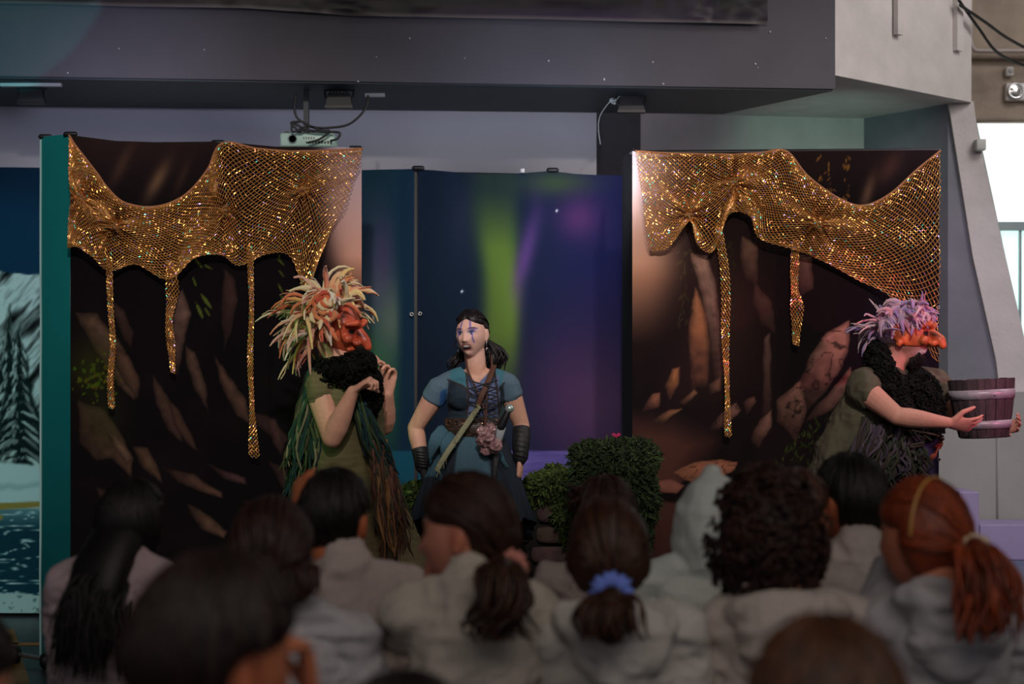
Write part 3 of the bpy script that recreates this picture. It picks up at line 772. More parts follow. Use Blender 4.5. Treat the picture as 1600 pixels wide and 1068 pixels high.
def paint_winter(X, Y):
    p = Paint(X, Y, (14, 48, 74))
    m = p.sd([(-340, 400), (-200, 425), (-60, 410), (0, 424), (30, 428), (70, 430), (120, 440), (120, 1100), (-340, 1100)], 3, 2)
    a = np.clip(.5-m/2, 0, 1)
    st = 1-2*np.abs(fbm(np.stack([(X+Y*.8)/16, (Y-X*.4)/70, 0*X], -1), 5, 4))
    tone = np.clip(.35+.75*st, 0.05, 1)[..., None]*np.array((190, 198, 200.))
    p.C = p.C*(1-a[..., None])+tone*a[..., None]
    def tree(cx, top, h, w, seed):
        rs = random.Random(seed)
        p.poly((12, 26, 26), [(cx, top-4), (cx+w*.55, top+h), (cx-w*.55, top+h)], 6, .92, 5, seed)
        n = 15
        for k in range(n):
            t = (k+.5)/n; y = top+h*t+rs.uniform(-4, 4); hw = (w*.52*t+2)*rs.uniform(.8, 1.1)
            m_ = 1+int(hw/6)
            for j in range(-m_, m_+1):
                if rs.random() < .12: continue
                f = j/max(1, m_)*rs.uniform(.85, 1.1); x0 = cx+hw*f*.25; x1 = cx+hw*f; y1 = y+abs(f)*h/n*1.1+rs.uniform(-5, 6); y0 = y-h/n*.35+rs.uniform(-3, 3)
                if j == 0: y1 = y+h/n*.5; x1 = cx+rs.uniform(-3, 3)
                dx, dy = x1-x0, y1-y0; L = math.hypot(dx, dy)+.1; nx, ny = -dy/L*2.6*(1+t), dx/L*2.6*(1+t)
                if ny > 0: nx, ny = -nx, -ny
                b = rs.uniform(.35, .95)
                p.poly((12, 26, 26), [(x0, y0+2), (x1, y1+1), (x1-nx*.6, y1+6), (x0-nx, y0+7)], 2, .9)
                p.poly((200*b, 208*b, 208*b), [(x0+nx*.4, y0+ny*.4), (x0+dx*.6+nx, y0+dy*.6+ny), (x1, y1), (x0+dx*.5, y0+dy*.5+2)], 1.8, .92, 2, k)
    for t in ((-20, 470, 250, 90, 3), (14, 480, 245, 62, 1), (-75, 520, 200, 80, 5), (30, 512, 215, 84, 2), (-140, 500, 220, 90, 7)): tree(*t)
    p.poly((186, 196, 200), [(-340, 735), (-20, 722), (60, 727), (120, 726), (120, 800), (-340, 800)], 5, 1, 4, 3)
    p.poly((120, 140, 150), [(-340, 752), (30, 756), (120, 750), (120, 757), (20, 764), (-340, 768)], 8, .5, 4)
    w = noise2(X*.22, Y*1.9, 16, 8, 3)
    lake = Paint(X, Y, (16, 50, 66)); lake.mix((200, 210, 212), np.clip(1-np.abs(w)/.07, 0, 1)*.9); lake.mix((150, 180, 186), .5*np.clip((830-Y)/30, 0, 1))
    s = np.clip((Y-793)/3, 0, 1)[..., None]; p.C = p.C*(1-s)+lake.C*s
    p.poly((150, 120, 60), [(-20, 786), (62, 783), (120, 781), (120, 790), (62, 792), (-20, 797)], 2); p.glow((150, 120, 60), -2, 808, 7, 5, 1, 3)
    p.poly((170, 180, 182), [(-340, 925), (0, 924), (60, 929), (120, 931), (120, 957), (62, 960), (-340, 966)], 2, 1, 3, 9)
    p.mix((80, 92, 94), ((Y > 930) & (noise2(X, Y, 6, 12, 2) > .35))*.7)
    p.mix((12, 12, 14), Y > 962+0*X)
    return p

# far left snowy backdrop
t = thing('winter_backdrop', (GX(-100, 9.1), 9.1, 0), 'printed snowy forest backdrop at far left behind the teal cloth', 'backdrop')
o, _ = backdrop_grid(cpW, -330, 100, [(-330, 258), (100, 262)], .02, 2.2, 0.0, paint_winter, 1.0, 'printed_cloth', t, .002, 3)
frame_tubes(t, cpW, [-325, -100, 95], 2.45)

# aurora backdrops in the middle
t = thing('aurora_backdrop', (GX(600, 8.68), 8.68, 0), 'narrow printed night sky backdrop between the left cave backdrop and the black gap', 'backdrop')
backdrop_grid(cpA, 530, 647, [(530, 265), (565, 265.5), (648, 264)], .02, 2.2, 0.0, paint_aurora, 1.5, 'printed_cloth', t, .012, 1)
frame_tubes(t, cpA, [533, 646], 2.37)
t2 = thing('aurora_backdrop', (GX(810, 8.8), 8.8, 0), 'wide printed aurora backdrop with green band behind the person in blue', 'backdrop')
backdrop_grid(cpB, 653, 985, [(652, 264), (700, 268), (745, 271.5), (800, 271.5), (862, 267), (900, 272), (985, 275)], .02, 2.2, 0.0, paint_aurora, 1.5, 'printed_cloth', t2, .014, 2)
frame_tubes(t2, cpB, [655, 864, 984], 2.385)
bx = MB(); q = cpB.pt(649, 262); bx.box((q.x-.011, q.y+.01, .0), (q.x+.009, q.y+.03, 2.40)); bx.build('gap_post', MATS['frame_black'], t2, False)
ey = MB()
for x, y, pl in ((643, 491, cpA), (656, 490, cpB)):
    c = pl.pt(x, y, .012); ey.lathe([(.011, 0), (.011, .004), (.006, .005), (.005, 0)], c, Matrix.Rotation(PI/2, 3, 'X'), 14)
tag(ey.build('eyelet', M_metal, t2), None)
cl_ = MB()
for x in (815,): c = cpB.pt(x, 268, .02); cl_.box((c.x-.01, c.y-.01, c.z-.008), (c.x+.012, c.y+.02, c.z+.012))
cl_.build('clip', mat('clip_white', (.7, .7, .7), .4), t2)
c_ = MB()
for x, y in ((653, 263), (863, 266)): c = cpB.pt(x, y, .01); c_.cap(c+Vector((-.02, 0, 0)), c+Vector((.02, 0, 0)), .013, .013, 8)
c_.build('frame_joint', MATS['frame_black'], t2)

# left cave backdrop with teal side cloth
t = thing('cave_backdrop', (GX(340, 7.66), 7.66, 0), 'left printed cave backdrop with a teal side cloth and gold net over its top', 'backdrop')
caveL = t
topL = [(110, 211), (180, 220), (240, 222), (345, 221), (430, 229), (540, 230), (565, 232)]
backdrop_grid(cpL, 110, 565, topL, .02, 2.1, 0.0, paint_cave_left, 1.35, 'printed_cloth', t, .004, 5)
def paint_teal(X, Y):
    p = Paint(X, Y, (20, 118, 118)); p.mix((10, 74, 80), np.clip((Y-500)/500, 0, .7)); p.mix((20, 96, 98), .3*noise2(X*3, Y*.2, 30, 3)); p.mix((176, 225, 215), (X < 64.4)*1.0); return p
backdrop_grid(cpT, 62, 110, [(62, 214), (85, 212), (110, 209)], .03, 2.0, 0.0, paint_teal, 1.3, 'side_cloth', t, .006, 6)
frame_tubes(t, cpL, [116, 345, 562], 2.36, .06)
q = cpL.pt(113, 600)
MB().box((q.x-.01, q.y+.01, .02), (q.x+.03, q.y+.06, 2.39)).build('corner_post', MATS['frame_black'], t, False)
r_ = MB()
for x, y in ((68, 213), (110, 209), (341, 222), (556, 231)):
    c = cpL.pt(x, y, -.01) if x > 100 else cpT.pt(x, y, -.01); r_.cap(c+Vector((-.02, 0, 0)), c+Vector((.02, 0, 0)), .012, .012, 8)
r_.build('frame_joint', MATS['frame_black'], t)

# right cave backdrop
t = thing('cave_backdrop', (GX(1228, 7.75), 7.75, 0), 'right printed cave backdrop with black left edge and gold net over its top', 'backdrop')
caveR = t
backdrop_grid(cpR, 988, 1467, [(988, 236), (1100, 241), (1225, 236), (1467, 234.5)], .02, 2.1, 0.0, paint_cave_right, 1.35, 'printed_cloth', t, .004, 8)
a = cpR.pt(988.5, 600); b = P(972, 600, 8.25)
MB().slab([Vector((a.x, a.y, .02)), Vector((b.x, b.y, .02)), Vector((b.x, b.y, 2.39)), Vector((a.x, a.y, 2.37))], (.012, .01, 0)).build('side_cloth', mat('black_cloth', (.008, .008, .01), .9), t, False)
frame_tubes(t, cpR, [994, 1228, 1464], 2.36, .06)
tb = MB(); a = cpR.pt(986, 238, -.02); b = cpR.pt(1469, 234, -.02); tb.cap(a, b, .012, .012, 8); tb.build('top_rail', MATS['frame_black'], t)
ey = MB()
for x, y in ((1468, 717), (1467, 480)):
    c = cpR.pt(x-2, y, .012); ey.lathe([(.008, 0), (.008, .004), (.005, .005), (.004, 0)], c, Matrix.Rotation(PI/2, 3, 'X'), 12)
ey.build('eyelet', M_metal, t)

# rolling base at bottom left
t = thing('rolling_base', (GX(60, 7.5), 7.45, 0), 'black wheeled metal bar on the floor at the foot of the teal cloth', 'base')
M_bk = M_black
def wheel(px, py, Y, r):
    c = P(px, py, Y); c.z = r
    m = MB(); m.lathe([(.01, -.018), (r-.006, -.018), (r, -.010), (r, .010), (r-.006, .018), (.01, .018)], c, Matrix.Rotation(PI/2, 3, 'Y') @ Matrix.Identity(3), 24)
    m.build('wheel', M_bk, t)
wheel(24, 1018, 7.56, .042); wheel(71, 1032, 7.44, .036)
a = P(26, 1019, 7.56); b = P(112, 1036, 7.36); a.z = .045; b.z = .035
MB().cap(a, b, .010, .010, 8).build('bar', M_metal, t)
# ------------------------------------------------------------------ gold sequined nets
M_net = mat('gold_net_cord', lin((222, 160, 88)), .42, metal=.2)
M_rope = mat('net_edge_cord', lin((176, 118, 78)), .7)
M_seq = mat('gold_sequin', vcol=True, rough=.34, metal=.8)
SEQ = [(255, 186, 96)]*16+[(255, 165, 110)]*3+[(215, 170, 235)]*2+[(255, 200, 120)]*4+[(120, 255, 215)]+[(255, 160, 120)]*2

def lattice(S, nu, nv, thick, name, parent, seq=.5):
    """S(u,v) -> world points on arrays in 0..1; diamond mesh, each cord modelled"""
    I, J = np.meshgrid(np.arange(nu+1), np.arange(nv+1), indexing='ij')
    W = S(I/nu, J/nv)
    keep = (I+J) % 2 == 0
    idx = -np.ones(I.shape, int); idx[keep] = np.arange(keep.sum()); V = W[keep]
    F = []
    for i in range(1, nu):
        for j in range(1, nv):
            if (i+j) % 2 == 1: F.append((idx[i-1, j], idx[i, j+1], idx[i+1, j], idx[i, j-1]))
    me = bpy.data.meshes.new(name)
    base = np.array(wt(parent)) if parent else V.mean(0)
    me.from_pydata((V-base).tolist(), [], F); me.materials.append(M_net)
    o = bpy.data.objects.new(name, me); COL.objects.link(o)
    if parent: o.parent = parent
    else: o.location = base
    md = o.modifiers.new('cord', 'WIREFRAME'); md.thickness = thick; md.use_even_offset = False; md.use_boundary = True; md.use_replace = True
    # sequins on the cords
    E = []
    for i in range(nu+1):
        for j in range(nv+1):
            if idx[i, j] >= 0:
                for di in (-1, 1):
                    if 0 <= i+di <= nu and j+1 <= nv: E.append((idx[i, j], idx[i+di, j+1]))
    sv = []; sf = []; sc = []
    for a, b in E:
        if random.random() > seq: continue
        m = Vector(V[a]*.5+V[b]*.5)+Vector((0, -.004, 0))
        d = Vector(V[b]-V[a]).normalized()
        n = (Vector((0, -1, 0.15))+rdir()*.42).normalized(); q = d.cross(n).normalized()
        l, w = random.uniform(.0028, .0048), random.uniform(.0013, .0023); k = len(sv)
        sv += [m-d*l-q*w, m+d*l-q*w, m+d*l+q*w, m-d*l+q*w]; sf.append((k, k+1, k+2, k+3)); sc += [lin(random.choice(SEQ))]*4
    so = mkobj('sequins', [tuple(p) for p in sv], sf, np.array(sc), M_seq, o if parent is None else parent, False)
    so['kind'] = 'stuff'
    return o

def net_surface(plan, cols, gathers, seed, off=.03):
    A = np.array(cols, float)              # (cols, rows, 2)
    nc, nr = A.shape[:2]
    def S(u, v):
        sh = u.shape; u = u.ravel()*(nc-1); v = v.ravel()*(nr-1)
        tmp = catmull(A, u)                # (N, rows, 2)
        k = nr; i = np.clip(np.floor(v).astype(int), 0, k-2); t = (v-i)[:, None]
        r = np.arange(len(v)); g = lambda j: tmp[r, np.clip(j, 0, k-1)]
        p = 0.5*((2*g(i))+(g(i+1)-g(i-1))*t+(2*g(i-1)-5*g(i)+4*g(i+1)-g(i+2))*t**2+(-g(i-1)+3*g(i)-3*g(i+1)+g(i+2))*t**3)
        PX, PY = p[:, 0], p[:, 1]
        # cloth bunches towards the tied gathers
        f = np.zeros_like(PX)
        for gx, gy in gathers:
            dx, dy = PX-gx, PY-gy; d = np.hypot(dx, dy)+1e-6; w = np.exp(-(d/46)**2); ang = np.arctan2(dy, dx)
            f += w*.034*np.abs(np.sin(ang*5+seed))*np.clip(d/16, 0, 1)
            pull = .34*np.exp(-(d/26)**2); PX = PX-dx*pull; PY = PY-dy*pull
        f += .034*(.5+.5*np.sin(v/(nr-1)*PI*5+np.sin(u*1.3+seed)*1.2))*np.clip(v, 0, 1)
        f += .012*(noise2(PX, PY, 30, seed, 2)+1)
        return plan.arr(PX, PY, off+f).reshape(sh+(3,))
    return S

NL = [[(108, 214), (107, 260), (106, 310), (106, 350), (105, 390)],
      [(118, 230), (118, 270), (124, 312), (122, 350), (120, 388)],
      [(148, 268), (142, 295), (142, 325), (146, 365), (142, 402)],
      [(185, 312), (180, 335), (176, 355), (172, 388), (170, 425)],
      [(235, 325), (232, 345), (228, 368), (218, 392), (212, 414)],
      [(285, 308), (282, 340), (278, 372), (270, 405), (262, 438)],
      [(322, 268), (320, 310), (316, 350), (308, 380), (302, 405)],
      [(345, 226), (347, 275), (350, 328), (346, 370), (343, 400)],
      [(400, 234), (392, 280), (378, 335), (374, 378), (372, 416)],
      [(450, 238), (442, 275), (428, 320), (420, 362), (415, 398)],
      [(490, 238), (482, 270), (468, 300), (458, 350), (450, 402)],
      [(530, 236), (518, 270), (498, 308), (486, 370), (474, 455)],
      [(564, 234), (556, 268), (538, 312), (515, 362), (496, 402)]]
NR = [[(992, 238), (997, 280), (1003, 320), (1008, 360), (1015, 393)],
      [(1030, 241), (1030, 280), (1035, 315), (1038, 350), (1042, 388)],
      [(1070, 242), (1068, 285), (1070, 318), (1073, 340), (1074, 352)],
      [(1110, 243), (1105, 275), (1097, 312), (1088, 348), (1087, 384)],
      [(1145, 243), (1145, 268), (1138, 296), (1124, 345), (1112, 394)],
      [(1185, 241), (1176, 268), (1160, 290), (1148, 312), (1136, 338)],
      [(1225, 238), (1216, 270), (1198, 300), (1182, 322), (1168, 340)],
      [(1258, 275), (1246, 302), (1230, 325), (1208, 348), (1182, 374)],
      [(1298, 306), (1286, 327), (1270, 347), (1254, 368), (1236, 392)],
      [(1342, 323), (1332, 345), (1312, 364), (1294, 388), (1280, 408)],
      [(1385, 306), (1378, 345), (1366, 380), (1350, 412), (1335, 437)],
      [(1428, 268), (1425, 330), (1418, 382), (1408, 432), (1396, 474)],
      [(1465, 238), (1464, 310), (1463, 390), (1463, 470), (1462, 575)]]
GL = [(125, 312), (178, 356), (350, 330), (470, 300)]
GR = [(1145, 290), (1073, 337), (1272, 352)]

def make_net(plan, cols, G, strips, seed, label, nu, nv, cave):
    c = plan.pt(cols[6][2][0], cols[6][2][1], .05)
    t = thing('gold_net', (c.x, c.y, c.z), label, 'net', 'gold nets over the cave backdrops')
    S = net_surface(plan, cols, G, seed)
    lattice(S, nu, nv, .0042, 'net_mesh', t)
    u = np.linspace(0, 1, 90); top = S(u, u*0)
    MB().tube([tuple(p) for p in top], .0055, 6).build('edge_cord', M_rope, t)
    for gx, gy in G:
        mb = MB(); q = plan.pt(gx, gy, .07)
        for k in range(7):
            a = rdir(); mb.tube(smoothpath([q+a*.02, q+rdir()*.008, q-a*.02+rdir()*.006], 6), .007, 6)
        mb.ell(q, (.014, .012, .012), n=10, m=6)
        mb.build('tied_knot', mat('net_knot', lin((150, 106, 62)), .6), t)
    for pts, wid, n in strips:
        pts = np.array(pts, float)
        def SS(u, v, pts=pts, wid=wid, n=n):
            sh = v.shape; v_ = v.ravel(); u_ = u.ravel()
            cpt = catmull(pts, v_*(len(pts)-1)); w = np.interp(v_, np.linspace(0, 1, len(wid)), wid)
            tw = np.sin(v_*7+n)*.6
            off = .055+.5*w*u_*0+ .004*np.sin(v_*40)+(u_-.5)*w/340*np.sin(tw)
            return plan.arr(cpt[:, 0]+(u_-.5)*w*np.cos(tw), cpt[:, 1]+(u_-.5)*3, off).reshape(sh+(3,))
        L = np.abs(np.diff(pts[:, 1])).sum(); nv_ = int(L/3.6); nv_ += nv_ % 2
        lattice(SS, n, nv_, .0042, 'hanging_strip', t, .6)
    return t
netL = make_net(cpL, NL, GL, [([(170, 400), (172, 480), (176, 540), (172, 590), (174, 638)], [9, 11, 8, 12, 10], 6),
                       ([(264, 408), (268, 455), (263, 500), (266, 540), (269, 583)], [14, 22, 12, 14, 8], 8),
                       ([(388, 385), (391, 480), (389, 560), (392, 640), (395, 714)], [10, 8, 9, 10, 18], 6),
                       ], 3, 'sparkling gold net draped over the left cave backdrop', 132, 58, caveL)
netR = make_net(cpR, NR, GR, [([(1120, 352), (1131, 440), (1131, 530), (1134, 610), (1135, 682)], [11, 17, 12, 9, 11], 6),
                       ([(1240, 375), (1238, 440), (1242, 480), (1240, 540)], [12, 14, 22, 10], 8),
                       ], 8, 'sparkling gold net draped over the right cave backdrop', 142, 58, caveR)
# ------------------------------------------------------------------ people: shared shapes
M_skin = mat('skin', vcol=True, rough=.55, noise=.05, nscale=60, spec=.35)
M_cloth = mat('cloth', vcol=True, rough=.9, noise=.08, nscale=160, bump=.12, bscale=500)
M_hair = mat('hair', vcol=True, rough=.5, noise=.25, nscale=60, spec=.4)
M_eye = mat('eye', vcol=True, rough=.15)
SKIN = lin((196, 146, 118))

def frame(yaw, pitch=0, roll=0):
    """head frame: +Y is the face, yaw turns left (counter clockwise), pitch looks up, roll tilts"""
    return Euler((pitch, roll, yaw), 'YXZ').to_matrix() if False else (Matrix.Rotation(yaw, 3, 'Z') @ Matrix.Rotation(pitch, 3, 'X') @ Matrix.Rotation(roll, 3, 'Y'))

def head_shape(d, face=1.0):
    """unit directions (N,3) -> head surface, metres, adult; origin at ear height between the ears"""
    x, y, z = d[:, 0], d[:, 1], d[:, 2]
    X, Y, Z = .076*x, .098*y, .118*z
    lo = np.clip(-z, 0, 1)
    X = X*(1-.36*lo**1.6); bk = (y < 0)
    Y = np.where(bk, Y*(1-.50*lo**1.2), Y*(1+.02*lo))
    Y = np.where(~bk, Y*(1-.10*np.clip(1-np.abs(x)*1.2, 0, 1)*np.clip(z, 0, 1)), Y)
    fr = np.clip(y, 0, 1)
    g = lambda cx, cz, sx, sz: np.exp(-((np.abs(X)-cx)/sx)**2-((Z-cz)/sz)**2)
    fy = np.clip(y*2.2, 0, 1)
    dy = 0
    dy = dy+.006*g(.022, .030, .022, .008)                        # brow
    dy = dy-.011*g(.031, .008, .013, .012)                        # sockets
    dy = dy+.005*g(.031, .006, .010, .007)                        # lids
    nz = np.clip((.016-Z)/.052, 0, 1)
    dy = dy+np.where((Z < .018) & (Z > -.045), .026*nz**1.2*np.exp(-(X/.0095)**2), 0)*np.clip((Z+.045)/.010, 0, 1)
    dy = dy+.009*g(.013, -.032, .007, .008)                       # nostrils
    dy = dy+.007*g(.040, -.020, .018, .016)                       # cheeks
    dy = dy+.009*g(0, -.056, .022, .0065)+.008*g(0, -.068, .018, .006)-.004*g(0, -.062, .020, .003)
    dy = dy-.004*g(0, -.080, .02, .006)+.010*g(0, -.098, .018, .012)
    Y = Y+dy*fy*face
    return np.stack([X, Y, Z], -1)

def sphere_dirs(n=56, m=40):
    th = np.linspace(.02, PI-.02, m); ph = np.linspace(0, 2*PI, n, endpoint=False)
    T, A = np.meshgrid(th, ph, indexing='ij')
    d = np.stack([np.sin(T)*np.cos(A), np.sin(T)*np.sin(A), np.cos(T)], -1)
    F = []
    for i in range(m-1):
        for k in range(n): F.append((i*n+k, (i+1)*n+k, (i+1)*n+(k+1) % n, i*n+(k+1) % n))
    F.append(list(range(n))); F.append(list(range((m-1)*n, m*n))[::-1])
    return d.reshape(-1, 3), F

def add_head(mb, c, R, s=1.0, fine=False, ears=True):
    d, F = sphere_dirs(110, 80) if fine else sphere_dirs(56, 40)
    V = head_shape(d)*s
    Rm = np.array(R)
    mb.add(V @ Rm.T+np.array(c), F)
    if ears:
        for sx in (-1, 1):
            e = Matrix.Rotation(sx*.35, 3, 'Z')
            for off, r in (((.076, -.012, .002), (.010, .021, .034)), ((.077, -.008, -.022), (.007, .012, .014))):
                mb.ell(Vector(c)+R @ (Vector((off[0]*sx, off[1], off[2]))*s), [q*s for q in r], R @ e, 12, 8)

def add_hand(mb, w, d, nrm, s=1.0, curl=(.35, .4, .45, .5), thumb=1, spread=.10, tcurl=.3, fr=.0085):
    """w wrist, d towards the knuckles, nrm where the palm faces; thumb = side sign"""
    d = Vector(d).normalized(); nrm = Vector(nrm); nrm = (nrm-d*nrm.dot(d)).normalized(); sd = d.cross(nrm)*thumb
    w = Vector(w)
    mb.loft([w, w+d*.03*s, w+d*.065*s, w+d*.088*s], [.024*s, .032*s, .040*s, .040*s], [.019*s, .016*s, .014*s, .011*s], sd, 12, None, 3)
    L = (.070, .080, .074, .058)
    for k in range(4):
        b = w+d*(.086-.004*abs(k-1))*s+sd*(.030-.020*k)*s
        dr = (d+sd*spread*(1.5-k)).normalized(); p = b-dr*.018*s; pts = [p, b]; a = 0
        c = curl[k] if hasattr(curl, '__len__') else curl
        for q, f in enumerate((.45, .30, .25)):
            a += c*(1.0 if q == 0 else 1.15)
            dd = dr*math.cos(a)+nrm*math.sin(a); b = b+dd*L[k]*f*s; pts.append(b)
        mb.loft(pts, [fr*s*1.08, fr*s*1.05, fr*s, fr*s*.92, fr*s*.75], None, None, 8, None, 2)
    b = w+d*.022*s+sd*.022*s; td = (d*.62+sd*.75+nrm*.35).normalized(); b2 = b+td*.045*s
    td2 = (d*(.9-tcurl*.3)+sd*(.35-tcurl*.6)+nrm*(.25+tcurl)).normalized(); b3 = b2+td2*.032*s; b4 = b3+(td2+nrm*tcurl*.5).normalized()*.024*s
    mb.loft([b, b2, b3, b4], [.014*s, .012*s, .0105*s, .008*s], None, None, 8, None, 2)

def add_arm(mb, sh, el, wr, s=1.0, k=1.0):
    sh, el, wr = Vector(sh), Vector(el), Vector(wr)
    u = el-sh; f = wr-el
    mb.loft([sh, sh+u*.3, sh+u*.6, el, ], [.046*s*k, .047*s*k, .041*s*k, .034*s*k], None, None, 14, None, 4)
    mb.loft([el, el+f*.22, el+f*.5, el+f*.8, wr], [.034*s*k, .037*s*k, .033*s*k, .025*s*k, .021*s*k], None, None, 14, None, 4)
def add_leg(mb, hip, kn, an, s=1.0):
    hip, kn, an = Vector(hip), Vector(kn), Vector(an)
    mb.loft([hip, hip.lerp(kn, .5), kn], [.080*s, .066*s, .050*s], None, None, 14, None, 4)
    mb.loft([kn, kn.lerp(an, .3), kn.lerp(an, .7), an], [.050*s, .052*s, .038*s, .030*s], None, None, 14, None, 4)
def add_foot(mb, an, fwd, s=1.0):
    an = Vector(an); f = Vector(fwd).normalized()
    mb.loft([an-f*.03*s+Vector((0, 0, -.03*s)), an+f*.06*s+Vector((0, 0, -.045*s)), an+f*.15*s+Vector((0, 0, -.055*s))], [.034*s, .042*s, .036*s], [.040*s, .028*s, .018*s], f.cross(Vector((0, 0, 1))), 12, None, 3)

def local(V, c, R, s=1.0):
    return ((V-np.array(c)) @ np.array(R))/s

def hair_front(d):
    """0 = face / ear area, 1 = scalp, for unit directions in the head frame"""
    x, y, z = d[:, 0], d[:, 1], d[:, 2]
    face = (y > .15+.35*np.clip(z, -1, 0)) & (z < .55+.0*x)
    return np.where((y > .10) & (z < .52-.25*np.abs(x)), 0., 1.)*np.where((z < -.42) & (y > -.45), 0, 1.)*np.where((z < -.78), 0, 1.)

def scalp(mb, c, R, s, th=.012, col=(.01, .008, .008), face_drop=.02, seed=0, hairline=.52, nape=-.62, puff=0.0, ears=False):
    d, F = sphere_dirs(60, 44)
    V = head_shape(d, 0.2)
    x, y, z = d[:, 0], d[:, 1], d[:, 2]
    hl = hairline-.30*np.abs(x)
    yb = .08-.30*np.clip(-z, 0, 1)-(.42/(1+np.exp((z-.16)/.04)) if ears else 0)                         # side limit
    f = 1/(1+np.exp(-((z-hl)/.05)))                         # above hairline in front
    b = 1/(1+np.exp(((y-yb)/.05)))                          # behind ears
    m = np.maximum(f, b)*1/(1+np.exp(-((z-nape)/.05)))
    n = fbm(d*np.array([7, 7, 2.4])+seed, seed, 3)
    tz = np.clip((z+.75)/.85, .22, 1) if ears else 1.0
    r = -face_drop*(1-m)+m*(th*tz+puff*np.clip(z+.3, 0, 1)+.006*n)
    L = np.linalg.norm(V, axis=1, keepdims=True); V = V*(1+r[:, None]/L)*s
    cc = np.array(col)[None]*(1+.35*n[:, None])
    mb.add(V @ np.array(R).T+np.array(c), F, np.clip(cc, 0, 1))

def on_head(d, R, c, s, lift):
    d = np.array([list(d)]); d = d/np.linalg.norm(d); v = head_shape(d, .2)[0]; v = v*(1+lift/np.linalg.norm(v))*s
    return Vector(c)+R @ Vector(v)

def strands(mb, c, R, s, style, N, col, tie=None, th=.016, r=.0045, seed=0, drop=.3, nape=-.6, wave=.0, earshow=True):
    rs = random.Random(seed)
    crown = Vector((0, -.25, 1)).normalized()
    for k in range(N):
        a = rs.uniform(0, 2*PI)
        st = (crown+Vector((math.cos(a), math.sin(a), 0))*rs.uniform(.02, .6)).normalized()
        gq = rs.uniform(.5, 1.8); cc = [q*gq for q in col]
        if style == 'tail':
            # from the hairline all around to the tie
            a2 = rs.uniform(-PI*.98, PI*.98); e = rs.uniform(.05, .95)
            hx, hy = math.sin(a2), -math.cos(a2)
            st = Vector((hx, hy*.9, .50 if hy > 0 else -.1+.3*rs.random())).normalized()
            if hy > 0.05: st = Vector((hx*.9, .62*rs.uniform(.2, 1), .75)).normalized()
            en = tie
            pts = []; covered = False
            for q in range(8):
                t = q/7; w = st.slerp(en, t) if st.dot(en) > -.98 else st.lerp(en, t)
                w = w.normalized(); covered = covered or (abs(w.x) > .80 and -.45 < w.z < .16); pts.append(on_head(w, R, c, s, th+.002*math.sin(t*PI)+rs.uniform(-.001, .001)))
            if covered and earshow: continue
        else:
            out = Vector((st.x, st.y, 0)); 
            if out.length < .05: out = Vector((math.cos(a), math.sin(a), 0))
            out.normalize()
            side_h = abs(out.x) > .72 and style == 'short'
            front = out.y > .25
            zend = .50 if front else (rs.uniform(.15, .3) if (side_h and out.y > -.45) else rs.uniform(nape, nape+.25))
            if style == 'long' and abs(out.x) > .5 and not front: zend = -.5
            en = Vector((out.x, out.y, 0))*math.sqrt(1-zend**2)+Vector((0, 0, zend))
            pts = []
            for q in range(8):
                t = q/7; w = st.slerp(en, t); jit = wave*rs.uniform(-1, 1)
                pts.append(on_head(w, R, c, s, th*(max(.25, min(1, (w.z+.75)/.85)) if style == 'short' else 1)+rs.uniform(-.002, .002)+jit))
            if style == 'long' and not front:
                p = pts[-1]; L = drop*rs.uniform(.6, 1.05); back = (R @ Vector((0, -1, 0))); sidev = R @ Vector((1, 0, 0))
                ox = out.x*.035+rs.uniform(-.02, .02); oy = rs.uniform(.02, .05)
                for q in range(1, 7):
                    t = q/6; pts.append(p+Vector((0, 0, -L*t))+sidev*(ox*t+.006*math.sin(t*9+k))+back*(oy*t+.11*min(1, t*2.2)))
        n = len(pts); rr = [r*s*(1-.75*(abs(2*i/(n-1)-1))**3)*rs.uniform(.8, 1.2) for i in range(n)]
        mb.tube(pts, rr, 4, cc)

def ponytail(mb, path, r0, col, N=46, seed=0, wave=.01, flick=.02, prof=None, r=.005):
    rs = random.Random(seed); path = smoothpath(path, 16)
    for k in range(N):
        a = rs.uniform(0, 2*PI); q = math.sqrt(rs.random()); ph = rs.uniform(0, 6); L = rs.uniform(.72, 1.0); n = max(6, int(16*L))
        gq = rs.uniform(.5, 1.9); cc = [v*gq for v in col]; pts = []
        fl = Vector((rs.uniform(-1, 1), rs.uniform(-1, .4), 0))*flick
        for i in range(n):
            t = i/15; w = (prof(t) if prof else (.35+1.1*math.sin(min(1, t*1.15)*PI*.75)))*r0*q
            o = Vector((math.cos(a)*w, math.sin(a)*w*.75, 0)); o += Vector((math.sin(t*11+ph), math.cos(t*9+ph), 0))*wave*t
            pts.append(path[i]+o+fl*t**3)
        mb.tube(pts, [r*(1-.7*(i/(n-1))**3) for i in range(n)], 4, cc)
    mb.loft(path[:13], [r0*.5*(prof(i/15) if prof else (.35+1.1*math.sin(min(1, i/15*1.15)*PI*.75))) for i in range(13)], None, None, 10, [v*.7 for v in col], 3)

def scrunchie(c, ax, r, t, m, parent, name='scrunchie', col=None):
    mb = MB(); ax = Vector(ax).normalized(); u = ax.orthogonal().normalized(); w = ax.cross(u); N = 40; pts = []
    V = []; F = []
    for i in range(N):
        a = 2*PI*i/N; rr = t*(1+.28*math.sin(i*2.4)+.15*math.sin(i*5.1)); o = (u*math.cos(a)+w*math.sin(a))
        for j in range(10):
            b = 2*PI*j/10; V.append(tuple(Vector(c)+o*(r+rr*math.cos(b))+ax*(rr*1.2*math.sin(b))))
    for i in range(N):
        for j in range(10): F.append((i*10+j, ((i+1) % N)*10+j, ((i+1) % N)*10+(j+1) % 10, i*10+(j+1) % 10))
    mb.add(V, F, col)
    return mb.build(name, m, parent)

